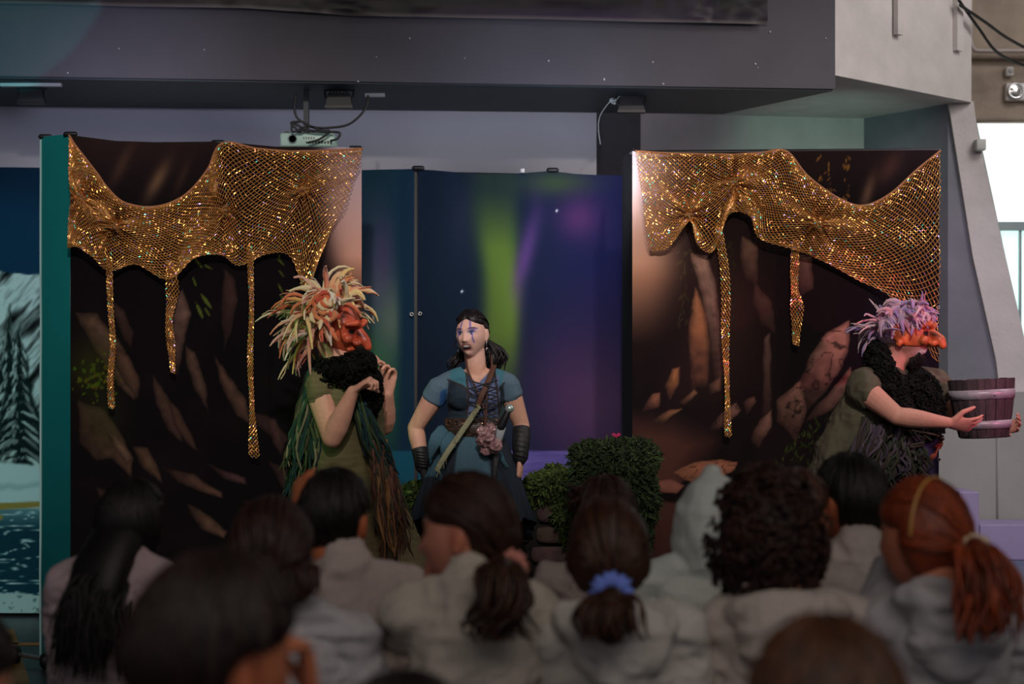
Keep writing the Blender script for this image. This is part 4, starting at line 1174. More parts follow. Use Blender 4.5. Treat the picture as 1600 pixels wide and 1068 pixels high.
# ------------------------------------------------------------------ seated pupils
BENCHES = []
def pupil(px, py, Y, label, hw=.0, yaw=0, pitch=0, roll=0, s=.93, shirt=(178, 172, 168), hood=False, skin=(186, 130, 100), sh_dx=0.0, sh_w=1.0, hair='short', hcol=(20, 13, 11),
          tie=None, tail=None, long_drop=.3, arms=None, extra=None, sh_drop=.118, group=None, lean=-.045, hairN=170, headfine=False, sleeve='short', capth=.012, collar=True, wrk=.008, seatname='a pupil'):
    """a seated pupil; (px,py) centre of the head in the photograph at distance Y"""
    hc = P(px, py+(.118*s+capth+.010)*FPX/Y, Y)
    R = frame(yaw, pitch, roll)
    seat = .36
    cx = hc.x+sh_dx; shz = hc.z-sh_drop*s/.93
    t = thing('person', (cx, Y+.05, 0), label, 'person', group)
    k = (shz-seat)/.50                                     # torso stretch
    pel = Vector((cx, Y+.02, seat+.11)); chest = Vector((cx, Y+lean, seat+(shz-seat)*.62)); neck = Vector((cx*.6+hc.x*.4, Y+lean*1.2-.01, shz+.015)); nk2 = hc+R @ Vector((0, -.028, -.055))*s
    shL = Vector((cx-.114*sh_w, Y+lean, shz-.042)); shR = Vector((cx+.114*sh_w, Y+lean, shz-.042))
    b = MB()
    add_head(b, hc, R, s, fine=headfine)
    b.loft([neck+Vector((0, 0, -.05)), neck, nk2], [.060*s, .054*s, .052*s], None, None, 14, None, 3)
    b.loft([pel, pel.lerp(chest, .5), chest, neck-Vector((0, 0, .03))], [.12, .105, .11*sh_w, .06], [.085, .08, .085, .05], (1, 0, 0), 18, None, 4)
    A = arms or {}
    dflt = {'L': (Vector((cx-.138*sh_w, Y+.02, shz-.29)), Vector((cx-.10, Y+.22, shz-.34))), 'R': (Vector((cx+.138*sh_w, Y+.02, shz-.29)), Vector((cx+.10, Y+.22, shz-.34)))}
    arm_pts = {}
    for sd, sh in (('L', shL), ('R', shR)):
        el, wr = A.get(sd, dflt[sd])[:2]; arm_pts[sd] = (sh, el, wr)
        add_arm(b, sh, el, wr, s, .86)
        ex = A.get(sd, ())[2:]
        if ex: add_hand(b, wr, ex[0], ex[1], s*.9, curl=ex[2] if len(ex) > 2 else .45, thumb=ex[3] if len(ex) > 3 else 1)
        else: add_hand(b, wr, (wr-el)*.5+Vector((0, .05, -.05)), (0, .1, -1), s*.85, curl=.3, thumb=1 if sd == 'L' else -1)
    for sx in (-1, 1):
        hip = pel+Vector((sx*.075, .04, -.01)); kn = Vector((cx+sx*.10, Y+.29, seat+.08)); an = Vector((cx+sx*.09, Y+.17, .10))
        add_leg(b, hip, kn, an, .8)
    V, F = remesh(b, .0065 if not headfine else .0042, 2)
    Lc = local(V, hc, R, s)
    sk = np.array(lin(skin)); C = np.tile(sk, (len(V), 1))
    ear = np.exp(-((np.abs(Lc[:, 0])-.080)/.010)**2-((Lc[:, 1]+.012)/.022)**2-(Lc[:, 2]/.036)**2)[:, None]
    C = C*(1-.55*ear)+np.array(lin((205, 96, 62)))*.55*ear  # reddish glow of backlit ears painted into the skin colour
    lip = np.exp(-(Lc[:, 0]/.020)**4-((Lc[:, 2]+.062)/.009)**4)*(Lc[:, 1] > .06); C = C*(1-.6*lip[:, None])+np.array(lin((150, 70, 66)))*.6*lip[:, None]
    eye = np.exp(-((np.abs(Lc[:, 0])-.031)/.011)**4-((Lc[:, 2]-.006)/.004)**4)*(Lc[:, 1] > .05); C = C*(1-.9*eye[:, None])+np.array((.01, .008, .008))*.9*eye[:, None]
    brow = np.exp(-((np.abs(Lc[:, 0])-.032)/.016)**4-((Lc[:, 2]-.028)/.004)**2)*(Lc[:, 1] > .05); C = C*(1-.8*brow[:, None])+np.array((.02, .014, .01))*.8*brow[:, None]
    mkobj('body', V, F, C, M_skin, t)
    # shirt
    c = MB()
    c.loft([pel+Vector((0, 0, .02)), pel.lerp(chest, .45), chest, Vector((neck.x, neck.y, shz-.060)), Vector((neck.x, neck.y, shz-.012))], [.142, .134, .140*sh_w, .106*sh_w, .060], [.112, .106, .112, .082, .060], (1, 0, 0), 24, None, 4)
    for sd, sx in (('L', -1), ('R', 1)):
        sh, el, wr = arm_pts[sd]; sh2 = sh+Vector((sx*.004, 0, .0))
        c.loft([neck+Vector((sx*.045, 0, -.028)), sh2.lerp(neck, .35)+Vector((0, 0, -.006)), sh2], [.046, .052, .053], None, None, 16, None, 4)
        if sleeve == 'short': c.loft([sh2, sh2.lerp(el, .40), sh2.lerp(el, .80)], [.054, .056, .060], None, None, 16, None, 1)
        else:
            c.loft([sh2, sh2.lerp(el, .5), el], [.055, .054, .052], None, None, 16, None, 4); c.loft([el, el.lerp(wr, .5), el.lerp(wr, .93)], [.052, .050, .042], None, None, 16, None, 2)
    if collar and not hood:
        c.loft([neck+Vector((0, 0, -.035)), neck+Vector((0, .004, .012))], [.064, .057], None, None, 18, None, 1)
    if hood:
        # the hood lying folded on the back of the shoulders
        hb = Vector((neck.x, neck.y-.055, shz+.012))
        for q in range(9):
            a = -PI*.95+q*(PI*.9*1.0/4)*.5*1.05
            p0 = Vector((neck.x+.080*math.cos(a), neck.y-.012+.065*math.sin(a), shz+.006-.012*abs(math.cos(a))))
            c.ell(p0, (.040, .036, .030), None, 12, 8)
        c.ell(hb+Vector((0, -.022, -.055)), (.095, .040, .075), None, 18, 12)
        c.ell(hb+Vector((0, -.032, -.100)), (.055, .028, .06), None, 14, 10)
    if extra and 'shirt' in extra: extra['shirt'](c, dict(hc=hc, neck=neck, cx=cx, shz=shz, R=R))
    V, F = remesh(c, .0068, 3); V = wrinkle(V, F, wrk*1.2, 7, int(px) % 83, (1, 1, 1.7)); V = wrinkle(V, F, wrk, 12, int(px) % 97, (1, 1, 1.9)); V = wrinkle(V, F, wrk*.5, 26, int(px) % 89, (1, 1, 1.5))
    cs = np.array(lin(shirt)); n = vnoise(V*12, 3)[:, None]
    mkobj('hoodie' if hood else 'shirt', V, F, np.clip(cs*(1+.06*n), 0, 1), M_cloth, t)
    # trousers and shoes
    c = MB()
    c.loft([pel+Vector((0, -.01, .0)), pel+Vector((0, 0, .04))], [.14, .14], [.105, .105], (1, 0, 0), 18, None, 3)
    for sx in (-1, 1):
        hip = pel+Vector((sx*.075, .04, -.01)); kn = Vector((cx+sx*.10, Y+.29, seat+.08)); an = Vector((cx+sx*.09, Y+.17, .12))
        c.loft([hip, kn], [.075, .060], None, None, 14, None, 3); c.loft([kn, an], [.062, .050], None, None, 14, None, 3)
    V, F = remesh(c, .012, 2); mkobj('trousers', V, F, np.tile(lin((38, 40, 52)), (len(V), 1)), M_cloth, t)
    for sx in (-1, 1):
        c = MB(); add_foot(c, (cx+sx*.09, Y+.17, .084), (0, 1, 0), .95); c.box((cx+sx*.09-.036, Y+.12, .002), (cx+sx*.09+.036, Y+.33, .022)); c.build('shoe', mat('shoe_dark', lin((40, 40, 44)), .6), t)
    # hair
    hcl = tuple(v*g_ for v, g_ in zip(lin(hcol), (1.25, 1.1, .98))); h = MB()
    if hair == 'short':
        scalp(h, hc, R, s, capth+.004, hcl, seed=int(px), ears=True, nape=-.50); strands(h, hc, R, s, 'short', hairN, hcl, th=capth+.006, nape=-.58, seed=int(px), r=.0042, wave=.003)
    elif hair == 'curly':
        scalp(h, hc, R, s, capth+.018, hcl, seed=int(px), puff=.01)
        rs = random.Random(int(px))
        for q in range(hairN):
            d = Vector((rs.gauss(0, 1), rs.gauss(-.25, 1), rs.gauss(.15, 1))).normalized()
            if (d.y > .35 and d.z < .45) or d.z < -.72: continue
            p = on_head(d, R, hc, s, capth+rs.uniform(.018, .032)); n = R @ d; u = n.orthogonal().normalized(); w = n.cross(u); a0 = rs.uniform(0, 6); rr = rs.uniform(.008, .014)
            pts = [p+u*(rr*math.cos(a0+i*.9))+w*(rr*math.sin(a0+i*.9))+n*(.003*i-.004) for i in range(9)]
            gq = rs.uniform(.5, 1.8); h.tube(pts, .0036, 4, [v*gq for v in hcl])
    elif hair == 'long':
        scalp(h, hc, R, s, capth+.006, hcl, seed=int(px), nape=-.8); strands(h, hc, R, s, 'long', hairN, hcl, th=capth+.008, seed=int(px), drop=long_drop, r=.0056)
        bk = R @ Vector((0, -1, 0)); p0 = hc+R @ Vector((0, -.055, -.02))*s
        h.loft([p0, p0+bk*.07+Vector((0, 0, -.08)), p0+bk*.11+Vector((0, 0, -.16)), p0+bk*.12+Vector((0, 0, -long_drop*.95))], [.068, .078, .074, .045], [.05, .05, .04, .02], R @ Vector((1, 0, 0)), 18, [v*.8 for v in hcl], 4)
    elif hair == 'tail':
        scalp(h, hc, R, s, capth+.003, hcl, seed=int(px), ears=tail.get('ears', False)); tv = Vector(tie).normalized(); strands(h, hc, R, s, 'tail', hairN, hcl, tie=tv, earshow=tail.get('ears', False), th=capth+.004, seed=int(px), r=.0040)
        tp = on_head(tv, R, hc, s, capth+tail.get('out', .020))
        if tail: ponytail(h, [tp]+[Vector(q) for q in tail['path']], tail.get('r', .045), hcl, tail.get('N', 60), int(px), tail.get('wave', .008), tail.get('flick', .02), tail.get('prof'))
    if extra and 'hair' in extra: extra['hair'](h, dict(hc=hc, R=R, s=s, col=hcl))
    if hair != 'none': h.build('hair', M_hair, t)
    if hair == 'tail' and tail and 'tiecol' in tail:
        scrunchie(tp+(Vector(tail['path'][0])-tp)*.10, (Vector(tail['path'][0])-tp), tail.get('tr', .018), tail.get('tt', .012), mat('scrunchie_%d' % int(px), lin(tail['tiecol']), .85), t, tail.get('tname', 'scrunchie'))
    if extra and 'more' in extra: extra['more'](t, dict(hc=hc, R=R, s=s, cx=cx, neck=neck, shz=shz))
    BENCHES.append((cx, Y, seat, seatname)); return t
# ------------------------------------------------------------------ the audience
def V3(px, py, Y): return P(px, py, Y)
pupil(207, 742, 4.0, 'person seated at the far left with long loose black hair and a grey T-shirt', yaw=-.45, hair='long', hcol=(15, 11, 12), long_drop=.27, hairN=260, sh_dx=-.02, sh_w=.95,
      shirt=(182, 160, 164), s=.82, seatname='the pupil with long black hair')
pupil(424, 765, 3.3, 'person with dark brown hair in a low tail, seated left of the raised hand', yaw=-.2, hair='tail', hcol=(40, 22, 17), tie=(.25, -.80, -.55),
      tail=dict(path=[V3(468, 885, 3.18), V3(474, 915, 3.16), V3(466, 945, 3.16)], r=.026, N=50, wave=.006, flick=.01), hairN=240, capth=.022, sh_dx=.045, sh_w=1.0, s=.86, shirt=(180, 176, 180), seatname='the pupil with the low tail')
pupil(524, 726, 3.75, 'person with short black hair holding a hand to the side of the head', yaw=-.25, hair='short', hcol=(15, 11, 10),
      arms={'L': (V3(452, 880, 3.95), V3(466, 815, 3.80), Vector((.06, -.05, 1)), Vector((.8, .6, 0)), .3, -1)}, sh_dx=.045, sh_w=1.1, s=.93, shirt=(186, 170, 164), skin=(206, 120, 78), hairN=220, capth=.010, seatname='the pupil holding the head')
def pr(t): return .40+.90*math.sin(min(1, t*1.05)*PI*.8)
pupil(728, 729, 3.3, 'person in profile facing left with a long wavy brown ponytail and pink scrunchie', yaw=1.2, pitch=-.02, hair='tail', hcol=(44, 26, 17), tie=(-.12, -.95, -.40),
      tail=dict(path=[V3(782, 885, 3.13), V3(790, 940, 3.10), V3(774, 975, 3.10), V3(788, 1005, 3.10)], r=.042, N=95, wave=.020, flick=.05, ears=True, tiecol=(200, 130, 118), tr=.024, tt=.012, prof=pr), hairN=260, capth=.020,
      arms={'L': (V3(640, 990, 3.35), V3(672, 905, 3.45), Vector((.15, .1, 1)), Vector((.6, -.2, .1)), .6, 1)}, sh_dx=.015, sh_w=1.0, s=.90, skin=(206, 136, 112), shirt=(184, 174, 162), headfine=True, seatname='the pupil with the pink scrunchie')
pupil(950, 768, 3.3, 'person in pale grey hoodie with a brown ponytail tied by a light blue scrunchie', yaw=0, pitch=.03, hair='tail', hcol=(52, 30, 18), tie=(.02, -.90, -.38),
      tail=dict(path=[V3(955, 935, 3.10), V3(950, 970, 3.08), V3(962, 1004, 3.08)], r=.046, N=95, wave=.004, flick=.03, tiecol=(120, 145, 235), tr=.026, tt=.017, prof=lambda t: .22+1.15*math.sin(min(1, t*1.1)*PI*.72)), hairN=280, capth=.020,
      hood=True, sleeve='long', sh_dx=.016, sh_w=1.0, s=.85, shirt=(196, 190, 184), seatname='the pupil with the blue scrunchie')
def bun(h, q):
    rs = random.Random(5)
    for k in range(40):
        c = q['hc']+q['R'] @ Vector((-.070+rs.gauss(0, .010), -.03+rs.gauss(0, .010), .070+rs.gauss(0, .012)))
        h.tube(smoothpath([c+rdir()*.012, c+rdir()*.02, c+rdir()*.014], 7), .004, 4, [v*1.2 for v in q['col']])
pupil(945, 737, 4.3, 'person with a small dark side bun, hidden behind the head with the blue scrunchie', hair='short', hcol=(40, 23, 17), sh_w=1.1, s=.92, sh_dx=-.01, extra={'hair': bun}, hairN=200, shirt=(160, 146, 142), seatname='the pupil with the side bun')
def hood_up(c, q):
    R, hc = q['R'], q['hc']
    pts = [hc+R @ Vector((0, -.03, -.13)), hc+R @ Vector((0, -.03, -.06)), hc+R @ Vector((0, -.025, .01)), hc+R @ Vector((0, -.01, .07)), hc+R @ Vector((0.0, .0, .108))]
    c.loft(pts, [.092, .096, .094, .066, .020], [.105, .120, .118, .088, .030], R @ Vector((1, 0, 0)), 22, None, 3)
pupil(1113, 733, 4.0, 'person with a white hood pulled up over the head, below the printed flat rock', hair='none', sh_w=1.15, s=.84, sh_dx=-.04, shirt=(206, 212, 206), extra={'shirt': hood_up}, wrk=.004, sleeve='long', collar=False, seatname='the hooded pupil')
pupil(1198, 748, 3.35, 'person in pale grey hoodie with bushy curly dark brown hair', hair='curly', hcol=(40, 22, 14), hood=True, sleeve='long', sh_dx=.035, sh_w=1.0, s=.90, hairN=620, capth=.016, shirt=(190, 178, 170), seatname='the curly haired pupil')
pupil(1240, 726, 3.85, 'person with brown hair turned to the right, half hidden behind the bushy curly head', yaw=-.95, hair='short', hcol=(58, 33, 20), sh_dx=.0, s=.90, sh_w=.9, hairN=230, capth=.014, skin=(206, 120, 84), shirt=(170, 158, 152), seatname='the pupil turned right')
pupil(1328, 703, 4.0, 'person with short black hair in grey T-shirt, below the figure with the bucket', yaw=.5, hair='short', hcol=(16, 11, 11), sh_dx=.02, sh_w=1.1, s=.93, shirt=(184, 172, 166), skin=(196, 114, 80), hairN=220, capth=.012, seatname='the pupil below the bucket')
def band(t, q):
    pts = []
    for k in range(15):
        a = -1.45+k*.2; d = Vector((math.sin(a), -.28, math.cos(a)*.95)); pts.append(on_head(d, q['R'], q['hc'], q['s'], .028))
    MB().tube(pts, .0036, 6).build('headband', mat('headband_gold', lin((190, 140, 70)), .4), t)
pupil(1440, 737, 3.3, 'person with red hair in a side ponytail, thin gold headband and cream scrunchie', yaw=.75, pitch=-.02, hair='tail', hcol=(108, 46, 20), tie=(.05, -.97, -.10),
      tail=dict(path=[V3(1525, 855, 3.12), V3(1545, 905, 3.08), V3(1545, 960, 3.06), V3(1535, 1012, 3.06)], r=.044, N=110, wave=.012, flick=.05, tiecol=(215, 190, 160), tr=.022, tt=.010, prof=pr), hairN=280, capth=.020,
      arms={'L': (V3(1365, 980, 3.35), V3(1390, 900, 3.45), Vector((.1, .0, 1)), Vector((1, -.1, 0)), .4, 1)}, extra={'more': band}, sh_dx=.045, sh_w=1.0, s=.88, shirt=(176, 172, 176), hood=True, sleeve='long', skin=(196, 120, 92), seatname='the red haired pupil')
pupil(340, 850, 1.98, 'person with short dark hair nearest the camera at lower left, cheek and ear in view', yaw=-.75, pitch=-.05, hair='short', hcol=(30, 19, 15), s=.93, hairN=620, capth=.026, skin=(212, 128, 90), sh_w=1.0,
      arms={'R': (Vector((GX(520, 2.1), 2.12, .72)), V3(486, 1098, 2.15), Vector((-.1, 0, 1)), Vector((-1, -.3, 0)), .9, -1)}, shirt=(120, 114, 112), seatname='the nearest pupil at left')
pupil(632, 1036, 1.95, 'top of a dark haired head rising from the bottom edge of the picture', hair='short', hcol=(20, 14, 12), s=.86, hairN=200, capth=.012, seatname='the head at the bottom edge')
pupil(1292, 950, 1.80, 'person with brown hair nearest the camera at lower right, only the crown in view', hair='short', hcol=(62, 38, 22), s=.90, hairN=420, capth=.020, seatname='the nearest pupil at right')
pupil(-62, 940, 2.4, 'person at the left edge of the picture, only a sliver in view', yaw=-.3, hair='short', hcol=(22, 14, 12), s=.88, hairN=120, shirt=(180, 150, 140), seatname='the pupil at the left edge')

# low stools they sit on, all below the frame
M_bench = mat('stool_wood', lin((120, 92, 64)), .6, noise=.2, nscale=8, stretch=(1, 8, 1))
for x, y, z, nm in BENCHES:
    t = thing('stool', (x, y, 0), 'low wooden stool under '+nm, 'stool', 'stools under the audience')
    MB().rbox((x-.15, y-.13, .325), (x+.15, y+.10, .352), .006).build('seat', M_bench, t, False)
    for sx in (-.12, .12):
        for sy in (-.10, .07): MB().rbox((x+sx-.018, y+sy-.018, 0), (x+sx+.018, y+sy+.018, .325), .004).build('leg', M_bench, t, False)
# ------------------------------------------------------------------ the three performers
M_fur = mat('wool_fur', vcol=True, rough=1.0, spec=.15)
M_felt = mat('felt_wool', vcol=True, rough=.95, sheen=.4, bump=.2, bscale=200)
M_mask = mat('mask_latex', vcol=True, rough=.42, bump=.15, bscale=60)
M_leather = mat('dark_leather', lin((38, 36, 38)), .55, bump=.3, bscale=90)
M_yarn = mat('yarn', vcol=True, rough=.95)

def fur(mb, path, rad, N, col, cr=.010, tr=.0035, seed=1, flat=1.0):
    rs = random.Random(seed); n = 24; pp = smoothpath(path, n); rr = np.interp(np.linspace(0, 1, n), np.linspace(0, 1, len(rad)), rad)
    mb.loft(pp, [r*.86 for r in rr], None, None, 14, [c*.6 for c in col], 3)
    for k in range(N):
        i = rs.randrange(n-1); f = rs.random(); c = pp[i].lerp(pp[i+1], f); r = rr[i]
        t = (pp[i+1]-pp[i]).normalized(); u = t.orthogonal().normalized(); w = t.cross(u); a = rs.uniform(0, 2*PI)
        o = u*math.cos(a)+w*math.sin(a); p = c+o*r*rs.uniform(.82, 1.08); a0 = rs.uniform(0, 6); q = o.orthogonal().normalized(); q2 = o.cross(q)
        pts = [p+q*(cr*math.cos(a0+j*1.1))+q2*(cr*math.sin(a0+j*1.1))+o*(cr*.35*j-cr*.6)+Vector((0, 0, -.002*j)) for j in range(6)]
        g = rs.uniform(.4, 1.9); mb.tube(pts, tr, 4, [v*g for v in col])

def locks(mb, c, R, s, specs, cols, seed=0):
    """felted hair locks: specs = list of (direction, length, thickness, droop, swirl)"""
    rs = random.Random(seed)
    for d, L, th, droop, sw in specs:
        d = Vector(d).normalized(); p = on_head(d, R, c, s, .012); o = (R @ d).normalized()
        sd = o.cross(R @ Vector((0, 0, 1)));
        sd = sd.normalized() if sd.length > .1 else o.orthogonal().normalized()
        v = (o*.8+sd*sw+rdir()*.25).normalized(); pts = [p-o*.02]; n = 9; q = p; ax = rdir()
        for i in range(n):
            pts.append(q); v = (v+Vector((0, 0, -droop))*(.35+i/n)+sd*sw*.25+ax.cross(v)*.16).normalized(); q = q+v*(L/n)
        rr = [th*.6]+[th*(1.0+.22*math.sin(i*1.9+L*50))*(1-(i/(n))**1.7)+.0010 for i in range(n)]
        c0 = rs.choice(cols); c1 = rs.choice(cols); cc = [[a*(1-i/n)+b*(i/n) for a, b in zip(c0, c1)] for i in range(n+1)]
        mb.loft(pts, rr, [q_*.62 for q_ in rr], None, 7, None, 1, cc)
        for _ in range(3):
            of = rdir()*th*.8; f_ = rs.uniform(.5, 1.05); mb.tube([p_+of*(.4+.9*i_/n)+rdir()*th*.25 for i_, p_ in enumerate(pts[:max(4, int(len(pts)*f_))])], .0026, 4, [min(.9, v_*rs.uniform(.7, 1.2)) for v_ in c0])

def strips(mb, starts, ends, N, w, cols, seed=0, th=.002, wob=.015, jag=True, sagy=-.02, tube=False, r=.005):
    """hanging rag strips or yarn from a top polyline to a bottom polyline"""
    rs = random.Random(seed)
    for k in range(N):
        f = (k+rs.uniform(-.3, .3))/max(1, N-1); f = min(1, max(0, f))
        a = smoothpath(starts, 20)[int(f*19)]; f2 = min(1, max(0, f+rs.uniform(-.12, .12))); b = smoothpath(ends, 20)[int(f2*19)]
        b = a.lerp(b, rs.uniform(.62, 1.05)); c = rs.choice(cols); g = rs.uniform(.65, 1.3); c = [min(.9, v*g) for v in c]
        ph = rs.uniform(0, 6); off = Vector((0, rs.uniform(-.02, .01), 0)); n = 10
        pts = [a.lerp(b, i/(n-1))+off+Vector((math.sin(i*.9+ph)*wob*(i/n), sagy*math.sin(i/(n-1)*PI)+math.cos(i*1.1+ph)*wob*.4, 0)) for i in range(n)]
        if tube: mb.tube(pts, [r*rs.uniform(.7, 1.3)*(1-.5*(i/(n-1))**4) for i in range(n)], 5, c); continue
        ww = w*rs.uniform(.6, 1.4); tw = rs.uniform(-.5, .5)
        v = []; 
        for i, p in enumerate(pts):
            h = ww*(.55+.45*math.sin(i*1.3+ph))*(1 if i < n-1 else .15); a_ = tw*(i/n)*2
            q = Vector((math.cos(a_)*h, math.sin(a_)*h, 0)); v += [p-q, p+q+Vector((0, 0, -.004))]
        V = [tuple(p) for p in v]+[tuple(p+Vector((0, th, 0))) for p in v]; m = len(v); F = []
        for i in range(n-1): F.append((2*i, 2*i+1, 2*i+3, 2*i+2)); F.append((m+2*i, m+2*i+2, m+2*i+3, m+2*i+1)); F.append((2*i, 2*i+2, m+2*i+2, m+2*i)); F.append((2*i+1, m+2*i+1, m+2*i+3, 2*i+3))
        mb.add(V, F, c)

def pxpy(V):
    return 800+V[:, 0]/V[:, 1]*FPX, HOR+(CAMZ-V[:, 2])/V[:, 1]*FPX
def sm(x, a, b): return np.clip((x-a)/(b-a), 0, 1)

# ============================== person in blue
def heroine():
    Y = 7.4; s = .87; Q = lambda x, y, dy=0: P(x, y, Y+dy)
    t = thing('person', (Q(740, 600).x, Y, 0), 'person in blue laced vest with dark bracers and blue face paint, before the aurora backdrop', 'person')
    hc = Q(737, 524, -.02); R = frame(PI-.34, .03, .06)
    b = MB(); add_head(b, hc, R, s, True)
    nk = Q(745, 583); b.loft([nk+Vector((0, .01, -.04)), nk, hc+R @ Vector((0, -.02, -.05))*s], [.058, .046, .047], None, None, 16, None, 3)
    chest = Q(742, 622); waist = Q(738, 672); hip = Q(738, 712)
    b.loft([hip, waist, chest, Q(743, 596)], [.140, .096, .114, .088], [.100, .080, .086, .052], (1, 0, 0), 20, None, 4)
    for sx in (-1, 1): b.ell(chest+Vector((sx*.055, -.065, .005)), (.058, .05, .055))
    shL, elL, wrL = Q(687, 606, .02), Q(649, 668, .08), Q(661, 727, .04)
    shR, elR, wrR = Q(792, 600, .02), Q(815, 664, .06), Q(813, 716, .0)
    for a in ((shL, elL, wrL), (shR, elR, wrR)): add_arm(b, *a, .92, 1.16)
    b.loft([Q(728, 592), shL], [.045, .042], None, None, 12, None, 3); b.loft([Q(757, 590), shR], [.045, .042], None, None, 12, None, 3)
    add_hand(b, wrL, (.12, -.1, -1), (.9, .1, 0), .92, (.9, .9, .9, .9), -1, .06)
    add_hand(b, wrR, (-.05, -.1, -1), (-.9, .2, -.1), .92, (1.2, 1.2, 1.2, 1.2), 1, .04, 1.0)
    for sx in (-1, 1):
        hp = hip+Vector((sx*.08, 0, -.03)); kn = Vector((hip.x+sx*.12, Y-.03, .47)); an = Vector((hip.x+sx*.15, Y, .10)); add_leg(b, hp, kn, an, .95)
    V, F = remesh(b, .0042, 2); L = local(V, hc, R, s)
    C = np.tile(lin((222, 168, 142)), (len(V), 1)); X, Yy, Z = L.T; fr = (Yy > .03)
    def pt(c, a): nonlocal C; a = np.clip(a, 0, 1)[:, None]; C = C*(1-a)+np.array(lin(c))*a
    ax = np.abs(X)
    pt((236, 188, 172), np.clip((Z+.17)/.07, 0, 1)*.8)
    pt((120, 40, 44), fr*1.3*np.exp(-(X/.025)**4-((Z+.062)/.0155)**4))                    # lips
    pt((30, 12, 14), fr*np.exp(-(X/.020)**4-((Z+.063)/.0095)**4)*1.2); pt((230, 222, 216), fr*np.exp(-(X/.016)**4-((Z+.0590)/.0042)**4))
    pt((24, 15, 16), fr*1.4*np.exp(-((ax-.033)/.017)**4-((Z-.031-.10*(ax-.03))/.0040)**2))   # brows
    pt((50, 84, 150), fr*1.1*np.exp(-((ax-.032)/.018)**2-((Z-.014)/.010)**2))         # blue shadow
    pt((236, 230, 226), fr*np.exp(-((ax-.031)/.0110)**4-((Z-.005)/.0052)**4)); pt((12, 9, 10), fr*np.exp(-((ax-.031)/.0058)**4-((Z-.005)/.0058)**4)*1.5)
    pt((20, 16, 24), fr*1.3*np.exp(-((ax-.031)/.015)**4-((Z-.0125)/.0032)**2))
    for x0, x1, z0, z1, w in ((.020, .026, .068, .030, .0050), (-.022, -.028, .068, .030, .0050), (.036, .050, .012, -.045, .0042), (-.034, -.040, .010, -.040, .0042), (.034, .058, .020, .030, .0034), (-.034, -.056, .020, .030, .0034)):
        tt = np.clip(((X-x0)*(x1-x0)+(Z-z0)*(z1-z0))/((x1-x0)**2+(z1-z0)**2), 0, 1); dd = np.hypot(X-x0-tt*(x1-x0), Z-z0-tt*(z1-z0))
        pt((70, 66, 170), fr*np.clip(1.3-dd/w, 0, 1)*.9)
    pt((150, 84, 70), fr*np.exp(-((ax-.011)/.004)**2-((Z+.041)/.003)**2)*.7)
    mkobj('body', V, F, C, M_skin, t)
    # hair
    h = MB(); hcl = lin((26, 18, 22)); scalp(h, hc, R, s, .014, hcl, seed=4, hairline=.66, ears=True); strands(h, hc, R, s, 'tail', 220, hcl, tie=Vector((0, -.95, -.25)).normalized(), th=.018, seed=3, r=.0036)
    bk = R @ Vector((0, -1, 0)); p = hc+bk*.075
    ponytail(h, [p, Q(766, 544, .08), Q(770, 562, .07), Q(764, 584, .08)], .046, hcl, 80, 3, .010, .012)
    ponytail(h, [p, Q(724, 550, .09), Q(712, 566, .08), Q(706, 582, .09)], .024, hcl, 40, 5, .008, .010)
    h.build('hair', M_hair, t)
    # laced tunic
    c = MB()
    c.loft([hip+Vector((0, 0, .04)), waist, chest, Q(743, 597)], [.146, .108, .124, .100], [.108, .092, .098, .066], (1, 0, 0), 24, None, 4)
    for sx in (-1, 1): c.ell(chest+Vector((sx*.055, -.068, .005)), (.064, .056, .062))
    for sh, el, nx in ((shL, elL, 722), (shR, elR, 764)):
        c.loft([Q(nx, 590), sh.lerp(Q(nx, 590), .3), sh], [.050, .052, .052], None, None, 16, None, 4); c.loft([sh, sh.lerp(el, .14), sh.lerp(el, .27)], [.054, .055, .056], None, None, 16, None, 1)
    V, F = remesh(c, .0045, 3); V = wrinkle(V, F, .0035, 16, 3, (1, 1, 1.6)); px, py = pxpy(V)
    C = np.tile(lin((88, 112, 128)), (len(V), 1))
    front = V[:, 1] < Y+.04
    p = Paint(px, py, (88, 112, 128)); fm = front*1.0
    base0 = p.C.copy()
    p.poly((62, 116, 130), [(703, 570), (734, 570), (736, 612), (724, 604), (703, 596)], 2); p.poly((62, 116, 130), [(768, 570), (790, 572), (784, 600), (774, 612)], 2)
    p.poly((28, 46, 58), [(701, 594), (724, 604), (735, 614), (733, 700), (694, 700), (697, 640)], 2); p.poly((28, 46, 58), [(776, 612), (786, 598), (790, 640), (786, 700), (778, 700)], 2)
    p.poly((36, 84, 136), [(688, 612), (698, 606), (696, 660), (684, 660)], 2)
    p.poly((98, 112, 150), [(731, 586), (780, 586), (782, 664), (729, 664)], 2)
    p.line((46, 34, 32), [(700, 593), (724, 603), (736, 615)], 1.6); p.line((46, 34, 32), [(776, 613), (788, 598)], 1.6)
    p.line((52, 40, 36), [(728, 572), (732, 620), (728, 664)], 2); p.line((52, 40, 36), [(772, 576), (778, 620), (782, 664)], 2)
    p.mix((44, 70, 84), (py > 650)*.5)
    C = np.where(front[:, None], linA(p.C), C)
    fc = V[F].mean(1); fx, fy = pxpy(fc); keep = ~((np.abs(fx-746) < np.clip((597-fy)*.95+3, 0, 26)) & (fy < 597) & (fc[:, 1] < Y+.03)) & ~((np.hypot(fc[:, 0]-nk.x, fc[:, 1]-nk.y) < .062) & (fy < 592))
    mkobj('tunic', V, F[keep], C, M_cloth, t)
    # lacing
    lc = MB(); ys = np.linspace(594, 658, 6)
